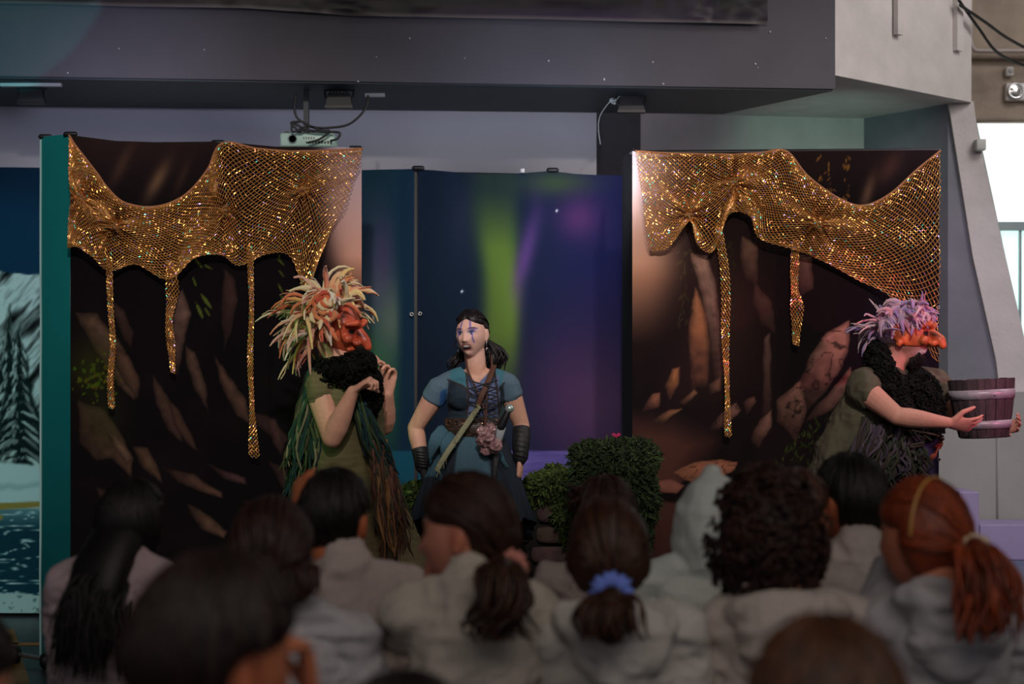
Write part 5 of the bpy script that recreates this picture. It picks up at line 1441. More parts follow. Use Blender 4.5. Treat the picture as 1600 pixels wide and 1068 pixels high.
    for i in range(5):
        for a_, b_ in ((733, 777), (777, 733)):
            n = 7; pts = []
            for j in range(n):
                f = j/(n-1); x = a_+(b_-a_)*f; y = ys[i]+(ys[i+1]-ys[i])*f
                depth = -.115-.035*math.exp(-((x-737)/12)**2)-.035*math.exp(-((x-765)/12)**2) if y < 640 else -.118
                pts.append(Q(x, y, depth-.008))
            lc.tube(pts, .0032, 5)
    lc.build('lacing', M_leather, t)
    # neck cords, strap
    cd = MB()
    for pts in ([(728, 560, -.02), (732, 580, -.09), (745, 610, -.14), (757, 640, -.14), (758, 662, -.15)], [(768, 556, .0), (768, 578, -.06), (762, 606, -.14), (760, 640, -.15), (759, 664, -.15)]):
        cd.tube(smoothpath([Q(*q) for q in pts], 20), .0045, 6)
    cd.build('neck_cord', mat('cord_brown', lin((92, 58, 44)), .7), t)
    cd = MB(); pts = smoothpath([Q(772, 570, -.03), Q(765, 590, -.12), Q(754, 615, -.155), Q(746, 636, -.145)], 14)
    cd.loft(pts, .013, .003, (1, 0, 0), 8, None, 1); cd.build('shoulder_strap', MATS['cord_brown'], t)
    cd = MB(); pts = smoothpath([Q(748, 634, -.150), Q(738, 650, -.135), Q(716, 682, -.14), Q(698, 708, -.17), Q(682, 735, -.18)], 18)
    cd.loft(pts, .013, .003, (.8, 0, -.6), 8, lin((150, 150, 118)), 1)
    for k in range(26):
        p = random.choice(pts); cd.tube([p+Vector((random.choice((-1, 1))*.011, -.004, 0)), p+rdir()*.02+Vector((0, -.01, -.01))], .0012, 4, lin((170, 165, 130)))
    cd.build('frayed_sash', M_cloth, t)
    # belt
    bl = MB(); a = Q(739, 668); bl.lathe([(.118, -.045), (.125, -.045), (.127, 0), (.122, .045), (.115, .045)], (0, 0, 0), None, 40)
    v = bl.v[0]; v[:, 1] *= .84; v[:, 0] += a.x; v[:, 1] += Y; v[:, 2] += a.z; bo = bl.build('belt', mat('belt_brown', lin((66, 50, 44)), .5, noise=.3, nscale=60), t)
    sq = MB()
    for k in range(330):
        an = random.uniform(PI*1.02, PI*1.98); z = random.uniform(-.042, .042); o = Vector((math.cos(an), math.sin(an)*.84, 0)); p = Vector((a.x, Y, a.z+z))+o*.129
        n = (o+rdir()*.5).normalized(); u = n.orthogonal().normalized()*.0042; w = n.cross(u.normalized())*.0042; sq.add([tuple(p+u), tuple(p+w), tuple(p-u), tuple(p-w)], [(0, 1, 2, 3)], lin(random.choice(((150, 110, 80), (90, 80, 70), (190, 160, 140)))))
    so = sq.build('sequins', mat('belt_sequin', vcol=True, rough=.2, metal=.8), bo, False); so['kind'] = 'stuff'
    # skirt of draped panels
    nx_, nz_ = 96, 30; A = np.linspace(0, 2*PI, nx_+1)[:, None]; T = np.linspace(0, 1, nz_)[None, :]
    r = .120+.125*T**.8+.014*np.sin(A*11+T*3)*T+.010*np.sin(A*23)*T
    W = np.stack([a.x+r*np.cos(A)*1.1, Y+r*np.sin(A)*.85, a.z-.03-T*(.42+.06*np.sin(A*3))+0*A], -1)
    ang = np.repeat(A, nz_, 1); TT = np.repeat(T, nx_+1, 0); q = (np.degrees(ang)-270); m = MB()
    C = np.zeros(W.shape)+np.array(lin((26, 38, 50))); cc = (np.abs(q) < 26)[..., None]; C = np.where(cc, np.array(lin((78, 112, 126))), C)
    C = np.where(((q < -40) & (q > -95) & (TT < .5))[..., None], np.array(lin((60, 96, 112))), C)
    C = C*(.85+.3*((np.sin(ang*60) > 0) & (np.abs(q) > 28)))[..., None]
    m.grid(W, C, False); W2 = W.copy(); W2[..., :2] = (W2[..., :2]-[a.x, Y])*.97+[a.x, Y]; m.grid(W2, C, True); m.build('skirt', M_cloth, t)
    for (x0, y0, x1, y1, w) in ((700, 676, 672, 716, .045), (712, 684, 694, 722, .04), (772, 688, 792, 730, .03)):
        MB().loft(smoothpath([Q(x0, y0, -.08), Q((x0+x1)/2-6, (y0+y1)/2-6, -.13), Q(x1, y1, -.10)], 8), [w, w*1.1, w*.9, w*.8, w*.6, w*.5, w*.3, .01], .006, (.7, .2, -.5), 10, lin((70, 108, 122)), 1).build('skirt_drape', M_cloth, t)
    # bracers
    for nm, pts, rr in (('bracer', [elL.lerp(wrL, .58), elL.lerp(wrL, .8), wrL+Vector((0, 0, -.01))], [.038, .036, .034]), ('bracer', [elR.lerp(wrR, .10), elR.lerp(wrR, .5), wrR+Vector((0, 0, .0))], [.040, .040, .034])):
        c = MB(); c.loft(pts, rr, None, None, 18, None, 1)
        o = c.build(nm, M_leather, t); e = MB()
        for k in range(6):
            p = pts[0].lerp(pts[-1], .1+k*.16); e.tube([p+Vector((-.020, -.036, .004)), p+Vector((0, -.042, 0)), p+Vector((.020, -.036, -.004))], .003, 5)
        e.build('lace', mat('lace_dark', (.01, .01, .012), .6), o)
    g = MB(); add_hand(g, wrL+Vector((0, 0, -.005)), (.12, -.1, -1), (.9, .1, 0), 1.02, (.9, .9, .9, .9), -1, .06, .3, .0105)
    V, F = remesh(g, .004, 2); mkobj('glove', V, F, np.tile(lin((34, 32, 38)), (len(V), 1)), M_cloth, t)
    # pouch of crumpled film
    p = MB(); rs = random.Random(4)
    for k in range(15):
        cx, cy = rs.gauss(762, 8), rs.uniform(668, 704); p.ell(Q(cx, cy, -.17+rs.uniform(-.02, .02)), (.022, .018, .020), None, 10, 8)
    V, F = remesh(p, .004, 1); V = wrinkle(V, F, .013, 75, 5, (1, 1, 1)); mkobj('crumpled_pouch', V, F, np.tile(lin((170, 130, 130)), (len(V), 1)), mat('crumpled_film', vcol=True, rough=.15, spec=.9), t)
    # headset and earrings
    m = MB(); m.tube(smoothpath([hc+R @ Vector((.078, .0, .0))*s, hc+R @ Vector((.080, .03, -.03))*s, hc+R @ Vector((.066, .075, -.055))*s, hc+R @ Vector((.035, .108, -.064))*s], 16), .0028, 6)
    m.ell(hc+R @ Vector((.030, .112, -.064))*s, (.006, .006, .006), None, 10, 8); m.build('headset_microphone', M_black, t)
    for sx in (-1, 1):
        m = MB(); q = hc+R @ Vector((sx*.078, -.005, -.034))*s; m.tube([q, q+Vector((0, 0, -.03))], .0015, 5); m.ell(q+Vector((0, 0, -.034)), (.005, .005, .007), None, 8, 6); m.build('earring', mat('silver', (.7, .72, .75), .2, metal=1), t)
    # boots
    for sx in (-1, 1):
        an = Vector((hip.x+sx*.15, Y, .10)); kn = Vector((hip.x+sx*.12, Y-.03, .47)); c = MB(); c.loft([kn.lerp(an, .15), kn.lerp(an, .5), an], [.062, .060, .046], None, None, 16, None, 2); add_foot(c, an-Vector((0, 0, .012)), (sx*.2, -1, 0), 1.1); c.box((an.x-.035, Y-.17, .0), (an.x+.035, Y+.03, .02))
        V, F = remesh(c, .008, 2); mkobj('boot', V, F, np.tile(lin((30, 28, 30)), (len(V), 1)), M_leather, t)
    # sword at the hip
    sp = Q(796, 638, -.16); g1 = Q(783, 666, -.155); g2 = Q(777, 694, -.15); g3 = Q(766, 800, -.14)
    w = thing('sword', tuple(g3), 'sword with round silver pommel tucked in the belt of the person in blue', 'sword')
    MB().ell(sp, (.020, .020, .019), None, 20, 14).build('pommel', mat('pommel_silver', (.62, .75, .70), .3, metal=.6), w)
    MB().loft([sp.lerp(g1, .2), g1], [.013, .020], None, None, 12).build('grip', M_black, w)
    MB().loft([g1, g2], [.022, .016], [.012, .010], (1, 0, 0), 10, None, 1).build('guard', mat('guard_pale', lin((170, 175, 180)), .4), w)
    MB().loft([g2, g3], [.015, .010], [.006, .005], (1, 0, 0), 10, None, 1).build('scabbard', M_leather, w)
heroine()

def mask(t, c, R, s, base, nose, seed, ear=True, full=True):
    """latex face: brow, hooked nose, cheeks, ears"""
    m = MB(); d, F = sphere_dirs(70, 50); V = head_shape(d, .6)*1.10; V[:, 1] = np.where(V[:, 1] < .02, .02+(V[:, 1]-.02)*.12, V[:, 1])
    if not full: V[:, 2] = np.where(V[:, 2] < -.042, -.042+(V[:, 2]+.042)*.12, V[:, 2])
    Rm = np.array(R); m.add(V*s @ Rm.T+np.array(c), F)
    W = lambda x, y, z: Vector(c)+R @ (Vector((x, y, z))*s)
    m.loft([W(0, .095, .035), W(0, .122, .012), W(0, .150, -.012), W(0, .165+nose, -.034)], [.016, .022, .026, .019], [.014, .020, .024, .017], None, 14, None, 4)
    for sx in (-1, 1):
        m.ell(W(sx*.022, .125, -.028), (.017*s, .018*s, .014*s), R); m.ell(W(sx*.046, .092, -.018), (.026*s, .022*s, .022*s), R)
        m.loft([W(sx*.008, .112, .044), W(sx*.034, .110, .056), W(sx*.066, .082, .044)], [.013, .016, .010], None, None, 10, None, 3)
        if ear:
            m.loft([W(sx*.078, .010, -.030), W(sx*.094, -.010, -.01), W(sx*.104, -.022, .022), W(sx*.096, -.012, .046)], [.014, .026, .024, .010], [.009, .010, .009, .006], R @ Vector((0, 1, 0)), 12, None, 3)
            m.ell(W(sx*.092, -.004, -.032), (.010*s, .016*s, .018*s), R)
    if full:
        m.loft([W(-.030, .100, -.062), W(0, .112, -.058), W(.030, .100, -.062)], [.009, .012, .009], None, None, 10, None, 3); m.loft([W(-.026, .098, -.082), W(0, .110, -.084), W(.026, .098, -.082)], [.009, .012, .009], None, None, 10, None, 3); m.ell(W(0, .098, -.112), (.026*s, .024*s, .020*s), R)
    V, F = remesh(m, .004, 2); L = local(V, c, R, s); X, Yy, Z = L.T
    C = np.tile(lin(base), (len(V), 1)); n = vnoise(L*38+seed, seed); C = C*(1+.35*n)[:, None]
    def pc(col, a): nonlocal C; a = np.clip(a, 0, 1)[:, None]; C = C*(1-a)+np.array(lin(col))*a
    e = np.exp(-((np.abs(X)-.032)/.015)**4-((Z-.014)/.012)**4)*(Yy > .05); pc((24, 12, 14), e*1.2)
    pc((120, 34, 40), np.exp(-((np.abs(X)-.034)/.022)**2-((Z-.012)/.020)**2)*(Yy > .05)*(1-np.clip(e*1.2, 0, 1))*.6); pc((90, 30, 26), (np.exp(-((np.abs(X)-.100)/.010)**2-((Z-.01)/.020)**2-((Yy+.004)/.012)**2))*.9)
    if full: pc((60, 20, 20), np.exp(-(X/.028)**4-((Z+.071)/.006)**2)*(Yy > .05))
    return mkobj('mask', V, F, np.clip(C, 0, 1), M_mask, t)

# ============================== left troll figure
def left_figure():
    Y = 7.0; s = 1.0; Q = lambda x, y, dy=0: P(x, y, Y+dy)
    t = thing('person', (Q(545, 600).x, Y, 0), 'person in red-orange mask with shaggy cream and orange hair, one hand raised', 'person')
    hc = Q(524, 512); R = frame(-1.95, -.30, .10)
    b = MB(); add_head(b, hc, R, s*.97, True)
    nk = Q(532, 566, .0); b.loft([nk+Vector((0, 0, -.05)), nk, hc+R @ Vector((0, -.03, -.05))], [.064, .060, .060], None, None, 16, None, 3)
    hip, waist, chest = Q(548, 745), Q(545, 690), Q(540, 622); fwd = Vector((.85, -.5, 0)).normalized(); side = Vector((.5, .85, 0)).normalized()
    b.loft([hip, waist, chest, Q(536, 584)], [.155, .145, .165, .125], [.125, .12, .125, .075], side, 20, None, 4)
    shN, elN, wrN = Q(499, 603, -.10), Q(519, 684, -.20), Q(551, 612, -.24)
    shF, elF, wrF = Q(580, 598, .14), Q(600, 664, .10), Q(606, 616, .0)
    for a in ((shN, elN, wrN), (shF, elF, wrF)): add_arm(b, *a, 1.0, 1.26)
    b.loft([Q(520, 590), shN], [.062, .050], None, None, 12, None, 3); b.loft([Q(555, 590, .05), shF], [.062, .050], None, None, 12, None, 3)
    add_hand(b, wrN, (.75, -.12, .55), (.45, .1, -.85), 1.0, (1.0, 1.05, 1.1, 1.15), 1, .04, .8)
    add_hand(b, wrF, (.06, .0, 1), (-.55, -.8, .1), 1.12, (.25, .6, .75, .8), -1, .18, .1)
    for sx in (-1, 1):
        hp = hip+side*(sx*.09); kn = Vector((hip.x+side.x*sx*.11+.04, Y+side.y*sx*.11-.03, .50)); an = Vector((hip.x+side.x*sx*.13, Y+side.y*sx*.13, .10)); add_leg(b, hp, kn, an, 1.05)
    V, F = remesh(b, .0048, 2); C = np.tile(lin((222, 164, 138)), (len(V), 1)); n = vnoise(V*16, 2); C = C*(1+.06*n)[:, None]; mkobj('body', V, F, C, M_skin, t)
    mask(t, hc, R, 1.0, (196, 84, 52), .004, 3, True, True)
    # hair
    cols = [lin(c) for c in ((226, 210, 170), (222, 196, 150), (206, 104, 58), (214, 130, 84), (224, 214, 190), (190, 76, 48), (228, 200, 120), (214, 160, 140))]
    rs = random.Random(11); h = MB(); sp = []
    for k in range(120):
        d = Vector((rs.gauss(0, .8), rs.gauss(-.35, .55), rs.gauss(.75, .5))).normalized()
        if (d.y > .30 and d.z < .86) or (d.y > .0 and d.z < .45): continue
        back = max(0, -d.y)
        sp.append((d, rs.uniform(.11, .19)+.09*back, rs.uniform(.011, .019), rs.uniform(.15, .45)+.15*back, rs.uniform(-1.0, 1.0)))
    for k in range(40):
        d = Vector((rs.gauss(.35, .5), rs.gauss(-.9, .3), rs.gauss(.1, .35))).normalized(); sp.append((d, rs.uniform(.20, .30), rs.uniform(.010, .016), rs.uniform(.25, .55), rs.uniform(-.5, .5)))
    locks(h, hc, R, 1.0, sp, cols, 11)
    for k in range(16):                                     # curled knot over the temple
        c = Q(508+rs.gauss(0, 9), 478+rs.gauss(0, 8), -.13); a0 = rs.uniform(0, 6); r = rs.uniform(.018, .034); u = Vector((1, rs.uniform(-.4, .4), 0)); w = Vector((0, rs.uniform(-.5, .5), 1))
        pts = [c+u*(r*math.cos(a0+i*.75))+w*(r*math.sin(a0+i*.75))+Vector((0, -.004*i, 0)) for i in range(9)]
        h.tube(pts, [.005]+[.011]*7+[.003], 7, rs.choice(cols[1:6]))
    h.build('hair', M_felt, t)
    # tunic and skirt
    c = MB(); c.loft([hip, waist, chest, Q(536, 588)], [.168, .158, .180, .140], [.140, .134, .140, .092], side, 24, None, 4)
    c.loft([Q(522, 590), shN.lerp(Q(522, 590), .2), shN, shN.lerp(elN, .22)], [.066, .062, .062, .066], None, None, 16, None, 1); c.loft([Q(555, 590, .05), shF, shF.lerp(elF, .3)], [.066, .066, .070], None, None, 16, None, 1)
    pr_ = [(548, 735, .175, .15), (552, 780, .21, .18), (562, 830, .25, .21), (572, 890, .29, .24), (578, 1000, .32, .26)]
    c.loft([Q(x, y) for x, y, _, _ in pr_], [q[2] for q in pr_], [q[3] for q in pr_], side, 30, None, 1)
    V, F = remesh(c, .0068, 3); V = wrinkle(V, F, .010, 8, 4, (1.3, 1.3, .5)); V = wrinkle(V, F, .003, 50, 6, (.4, .4, 1.6))
    px, py = pxpy(V); C = np.tile(lin((122, 104, 74)), (len(V), 1)); g = np.clip(.5+.8*vnoise(V*5, 7), 0, 1)[:, None]; C = C*(1-g*.5)+np.array(lin((82, 92, 52)))*g*.5
    C = C*(1+.07*np.sin(V[:, 2]*260+3*vnoise(V*8, 9)))[:, None]; mkobj('tunic', V, F, C, M_cloth, t)
    # fur stole and beard
    f = MB(); blk = (.0055, .005, .0045)
    fur(f, [Q(498, 572, .02), Q(520, 580, -.12), Q(548, 575, -.15), Q(572, 565, -.10)], [.040, .055, .060, .055], 300, blk, .011, .0055, 1)
    fur(f, [Q(562, 558, -.10), Q(570, 590, -.08), Q(572, 622, -.12), Q(570, 655, -.13)], [.046, .060, .055, .028], 520, blk, .011, .0055, 2)
    f.build('fur_stole', M_fur, t)
    # yarn shawl
    y = MB(); gr = [lin(c) for c in ((26, 62, 52), (40, 74, 48), (34, 52, 30), (62, 76, 40), (24, 54, 58), (84, 74, 46), (22, 36, 26), (130, 120, 92))]
    strips(y, [Q(512, 574, -.08), Q(486, 578, -.05), Q(478, 590, .10)], [Q(500, 752, -.12), Q(464, 745, -.06), Q(440, 760, .05)], 74, .01, gr, 1, wob=.03, tube=True, r=.0065)
    strips(y, [Q(500, 575, -.02), Q(480, 585, .12)], [Q(470, 800, .0), Q(446, 790, .10)], 36, .010, gr, 5, wob=.03)
    strips(y, [Q(545, 622, -.16), Q(560, 615, -.16), Q(572, 625, -.15)], [Q(586, 740, -.18), Q(606, 752, -.16), Q(622, 740, -.14)], 26, .01, gr[:5], 3, wob=.02, tube=True, r=.006)
    y.build('yarn_shawl', M_yarn, t)
    r = MB(); br = [lin(c) for c in ((104, 70, 50), (132, 92, 54), (84, 52, 44), (74, 66, 48), (120, 78, 68), (60, 44, 38))]
    strips(r, [Q(574, 660, -.14), Q(590, 665, -.12), Q(603, 690, -.08)], [Q(600, 858, -.26), Q(622, 865, -.24), Q(650, 840, -.18)], 64, .013, br, 4, wob=.02)
    strips(r, [Q(586, 730, -.20), Q(618, 735, -.14)], [Q(596, 885, -.28), Q(645, 880, -.2)], 30, .012, br, 9, wob=.02)
    r.build('rag_strips', M_yarn, t)
    for sx in (-1, 1):
        an = Vector((hip.x+side.x*sx*.13, Y+side.y*sx*.13, .10)); c = MB(); c.cap(an+Vector((0, 0, .12)), an, .055, .05); add_foot(c, an-Vector((0, 0, .012)), fwd, 1.15)
        V, F = remesh(c, .008, 2); mkobj('boot', V, F, np.tile(lin((40, 34, 30)), (len(V), 1)), M_leather, t)
left_figure()

# ============================== right troll figure with the bucket
BK = P(1535, 640, 7.2)
def right_figure():
    Y = 7.25; Q = lambda x, y, dy=0: P(x, y, Y+dy)
    t = thing('person', (Q(1320, 600).x, Y, 0), 'person in orange half mask with pink and lilac hair, leaning forward with a bucket', 'person')
    hc = Q(1416, 526); R = frame(-2.08, -.03, -.05); s = 1.0
    b = MB(); add_head(b, hc, R, s, True)
    nk = Q(1386, 585, .02); b.loft([nk+Vector((-.04, 0, -.04)), nk, hc+R @ Vector((0, -.03, -.05))], [.068, .062, .062], None, None, 16, None, 3)
    hip, waist, chest = Q(1312, 790), Q(1328, 715), Q(1368, 640); side = Vector((.38, .92, 0)).normalized()
    b.loft([hip, waist, chest, Q(1384, 600)], [.160, .150, .175, .13], [.13, .13, .135, .085], side, 20, None, 4)
    shN, elN, wrN = Q(1346, 606, -.16), Q(1402, 650, -.34), Q(1481, 660, -.30)
    shF, elF, wrF = Q(1462, 602, .20), Q(1494, 650, .18), Q(1566, 668, .10)
    for a in ((shN, elN, wrN), (shF, elF, wrF)): add_arm(b, *a, 1.03, 1.10)
    b.loft([Q(1380, 605), shN], [.070, .054], None, None, 12, None, 3); b.loft([Q(1400, 600, .05), shF], [.07, .054], None, None, 12, None, 3)
    add_hand(b, wrN, (.95, .10, -.12), (.25, .70, .55), 1.0, (.22, .28, .32, .36), 1, .12, .1)
    add_hand(b, wrF, (.35, -.55, .10), (-.8, -.1, .35), .95, (.35, .4, .45, .5), 1, .14, .1)
    for sx in (-1, 1):
        hp = hip+side*(sx*.09); kn = hip+side*(sx*.13)+Vector((.10, 0, -.28)); kn.z = .42; an = hip+side*(sx*.14)+Vector((-.02, 0, 0)); an.z = .10; add_leg(b, hp, kn, an, 1.05)
    V, F = remesh(b, .0048, 2); L = local(V, hc, R, s); X, Yy, Z = L.T; fr = Yy > .03
    C = np.tile(lin((222, 158, 140)), (len(V), 1))
    def pc(col, a): nonlocal C; a = np.clip(a, 0, 1)[:, None]; C = C*(1-a)+np.array(lin(col))*a
    pc((24, 16, 16), np.clip((Yy-.02)/.02, 0, 1)*np.clip((-.084-Z+.01*vnoise(L*90, 4))/.012, 0, 1)*np.clip((Z+.135)/.012, 0, 1)*.92); pc((30, 20, 20), np.exp(-((np.abs(X)-.058)/.012)**2-((Z+.058)/.03)**2)*.5)
    pc((110, 40, 44), fr*np.exp(-(X/.042)**4-((Z+.064)/.018)**4)); pc((236, 226, 224), fr*np.exp(-(X/.037)**4-((Z+.064)/.0125)**4)*1.1*(np.abs(np.sin(X*330)) > .18))
    mkobj('body', V, F, C, M_skin, t)
    f = MB(); rs = random.Random(2)                         # chin beard
    for k in range(420):
        d = Vector((rs.uniform(-.75, .75), rs.uniform(.35, 1), rs.uniform(-1.5, -.80))).normalized(); p = on_head(d, R, hc, s, .0); v = (R @ d+Vector((0, 0, -.6))).normalized(); f.tube([p, p+v*.012+rdir()*.004, p+v*.026+rdir()*.008], [.0022, .002, .0008], 4)
    f.build('beard', mat('beard_dark', (.012, .009, .009), .8), t)
    mask(t, hc, R, 1.0, (216, 106, 62), -.004, 8, True, False)
    cols = [lin(c) for c in ((216, 168, 186), (196, 160, 200), (222, 186, 196), (168, 136, 196), (226, 196, 200), (206, 130, 150), (150, 124, 190))]
    h = MB(); sp = []; rs = random.Random(21)
    for k in range(190):
        d = Vector((rs.gauss(0, .75), rs.gauss(-.15, .6), rs.gauss(.9, .4))).normalized()
        if (d.y > .45 and d.z < .70) or (abs(d.x) > .45 and d.y > -.35 and d.z < .50): continue
        if d.z < .1: continue
        sp.append((d, rs.uniform(.08, .13), rs.uniform(.014, .021), rs.uniform(.30, .75), rs.uniform(-1.7, 1.7)))
    for k in range(26):
        d = Vector((rs.gauss(0, .5), -1, rs.gauss(.25, .25))).normalized(); sp.append((d, rs.uniform(.12, .19), rs.uniform(.008, .012), rs.uniform(.05, .2), rs.uniform(-.5, .5)))
    for d in ((.1, .2, 1), (.3, -.1, 1), (-.1, .55, .9), (.2, -.8, .7), (0, .8, .75)): sp.append((d, .10, .015, .0, .2))
    locks(h, hc, R, s, sp, cols, 5)
    scalp(h, hc, R, s*1.06, .015, lin((190, 150, 180)), seed=3, hairline=.5, nape=-.3)
    h.build('hair', M_felt, t)
    # tunic
    c = MB(); c.loft([hip, waist, chest, Q(1384, 606)], [.178, .168, .192, .15], [.150, .148, .152, .10], side, 24, None, 4)
    c.loft([Q(1378, 600), shN.lerp(Q(1378, 600), .15), shN.lerp(elN, .12)], [.078, .078, .072], None, None, 16, None, 2); c.loft([Q(1402, 598, .05), shF, shF.lerp(elF, .25)], [.07, .068, .068], None, None, 16, None, 1)
    pr_ = [(1312, 780, .185, .16), (1308, 840, .24, .20), (1306, 920, .29, .24)]
    c.loft([Q(x, y) for x, y, _, _ in pr_], [q[2] for q in pr_], [q[3] for q in pr_], side, 30, None, 1)
    V, F = remesh(c, .0068, 3); V = wrinkle(V, F, .013, 7, 14, (1.2, 1.2, .8)); V = wrinkle(V, F, .004, 22, 16, (1, 1, 1.6))
    C = np.tile(lin((94, 88, 72)), (len(V), 1)); g = np.clip(.5+.9*vnoise(V*4+3, 7), 0, 1)[:, None]; C = C*(1-g*.6)+np.array(lin((58, 66, 44)))*g*.6; C = C*(1+.08*vnoise(V*60, 9))[:, None]; mkobj('tunic', V, F, C, M_cloth, t)
    f = MB(); blk = (.007, .008, .008)
    fur(f, [Q(1368, 545, .08), Q(1374, 562, -.10), Q(1392, 610, -.17), Q(1402, 640, -.20), Q(1404, 668, -.20)], [.040, .050, .055, .055, .040], 460, blk, .011, .0055, 4)
    fur(f, [Q(1420, 584, .06), Q(1440, 608, -.04), Q(1446, 640, -.06), Q(1448, 676, -.05)], [.052, .070, .074, .055], 560, blk, .011, .0055, 6)
    fur(f, [Q(1382, 588, -.12), Q(1404, 604, -.12), Q(1432, 604, -.06)], [.045, .05, .045], 200, blk, .011, .0055, 7)
    f.build('fur_stole', M_fur, t)
    y = MB(); gr = [lin(c) for c in ((52, 56, 44), (68, 68, 54), (40, 46, 34), (66, 58, 70), (62, 52, 46), (46, 54, 46), (84, 72, 84))]
    strips(y, [Q(1372, 662, -.22), Q(1400, 668, -.22), Q(1430, 676, -.16)], [Q(1350, 790, -.24), Q(1400, 772, -.24), Q(1452, 748, -.14)], 84, .01, gr, 1, wob=.05, tube=True, r=.0062)
    strips(y, [Q(1352, 650, -.2), Q(1380, 680, -.22)], [Q(1290, 800, -.2), Q(1370, 800, -.22)], 26, .014, gr, 8, wob=.03)
    rs = random.Random(9)
    for k in range(46):
        c0 = Q(rs.uniform(1375, 1440), rs.uniform(676, 755), -.24+rs.uniform(-.02, .04)); y.tube(smoothpath([c0+rdir()*.04, c0+rdir()*.02, c0+rdir()*.02, c0+rdir()*.045], 10), .0055, 5, rs.choice(gr))
    y.tube(smoothpath([Q(1400, 668, -.24), Q(1430, 674, -.22), Q(1465, 680, -.1), Q(1472, 686, 0)], 12), .006, 5, lin((96, 70, 60)))
    y.build('yarn_tangle', M_yarn, t)
    r = MB(); strips(r, [Q(1470, 682, .0), Q(1473, 684, .0)], [Q(1452, 722, .0), Q(1454, 722, .0)], 2, .014, [lin((150, 82, 60))], 2, wob=.004); r.build('rag_strip', M_yarn, t)
    for sx in (-1, 1):
        an = hip+side*(sx*.14)+Vector((-.02, 0, 0)); an.z = .10; c = MB(); c.cap(an+Vector((0, 0, .14)), an, .056, .05); add_foot(c, an-Vector((0, 0, .012)), (1, -.3, 0), 1.15)
        V, F = remesh(c, .008, 2); mkobj('boot', V, F, np.tile(lin((40, 34, 30)), (len(V), 1)), M_leather, t)
right_figure()
# ------------------------------------------------------------------ bucket, mossy wall, bush
def bucket():
    # 16 staves, two bands, base; leaning a touch
    u = 7.2/FPX; top = P(1533, 592, 7.2); bot = P(1537, 682, 7.2); ax = (top-bot).normalized(); H = (top-bot).length
    X = Vector((1, 0, 0)); X = (X-ax*X.dot(ax)).normalized(); Z_ = X.cross(ax)
    tilt = Matrix.Rotation(-.04, 3, 'Y'); rt, rb = 50.5*u, 37*u
    t = thing('bucket', tuple(bot), 'dark wooden bucket with two silver bands held out at the right', 'bucket')
    M_st = mat('bucket_stave', lin((74, 62, 68)), .6, noise=.35, nscale=9, stretch=(6, 6, 1), bump=.3, bscale=60)
    N = 18; rad = lambda f: rb+(rt-rb)*f+.006*math.sin(f*PI)
    pt = lambda a, f, dr=0: bot+X*((rad(f)+dr)*math.cos(a))-Z_*((rad(f)+dr)*math.sin(a))+ax*(H*f)
    for k in range(N):
        a0, a1 = 2*PI*(k+.04)/N, 2*PI*(k+.96)/N; v = []; F = []
        for i in range(6):
            f = i/5; am = (a0+a1)/2; tp = .0015*math.sin(k*2.1) if i == 5 else 0
            ring = [pt(a0, f), pt(am, f, .0022), pt(a1, f), pt(a1, f, -.010), pt(am, f, -.009), pt(a0, f, -.010)]
            v += [tuple(p+ax*tp) for p in ring]
        for i in range(5):
            for j in range(6): F.append((i*6+j, i*6+(j+1) % 6, (i+1)*6+(j+1) % 6, (i+1)*6+j))
        F += [tuple(range(5, -1, -1)), tuple(range(30, 36))]
        MB().add(v, F).build('stave', M_st, t, False)
    M_b = mat('bucket_band', lin((176, 172, 184)), .4, metal=.15, noise=.3, nscale=14, bump=.2, bscale=40)
    for f0, f1 in ((.66, .82), (.15, .29)):
        m = MB(); V = []; F = []; n = 48
        for k in range(n):
            a = 2*PI*k/n
            for f, dr in ((f0, .001), (f0, .005), (f1, .005), (f1, .001)): V.append(tuple(pt(a, f, dr)))
        for k in range(n):
            for j in range(4): F.append((k*4+j, ((k+1) % n)*4+j, ((k+1) % n)*4+(j+1) % 4, k*4+(j+1) % 4))
        o = m.add(V, F).build('band', M_b, t)
        if f0 > .5: MB().ell(pt(PI*1.5+.12, .73, .007), (.005, .004, .005), None, 10, 6).build('rivet', M_metal, o)
    m = MB(); V = [tuple(pt(2*PI*k/32, .05, -.009)) for k in range(32)]+[tuple(pt(2*PI*k/32, .10, -.009)) for k in range(32)]
    m.add(V, [tuple(range(31, -1, -1)), tuple(range(32, 64))]+[(k, (k+1) % 32, 32+(k+1) % 32, 32+k) for k in range(32)]).build('bottom', M_st, t, False)
    m = MB(); pts = [pt(PI+PI*k/12, 0.0, -.004) for k in range(13)]; m.tube(pts, .004, 6); m.build('base_rim', M_black, t)
bucket()

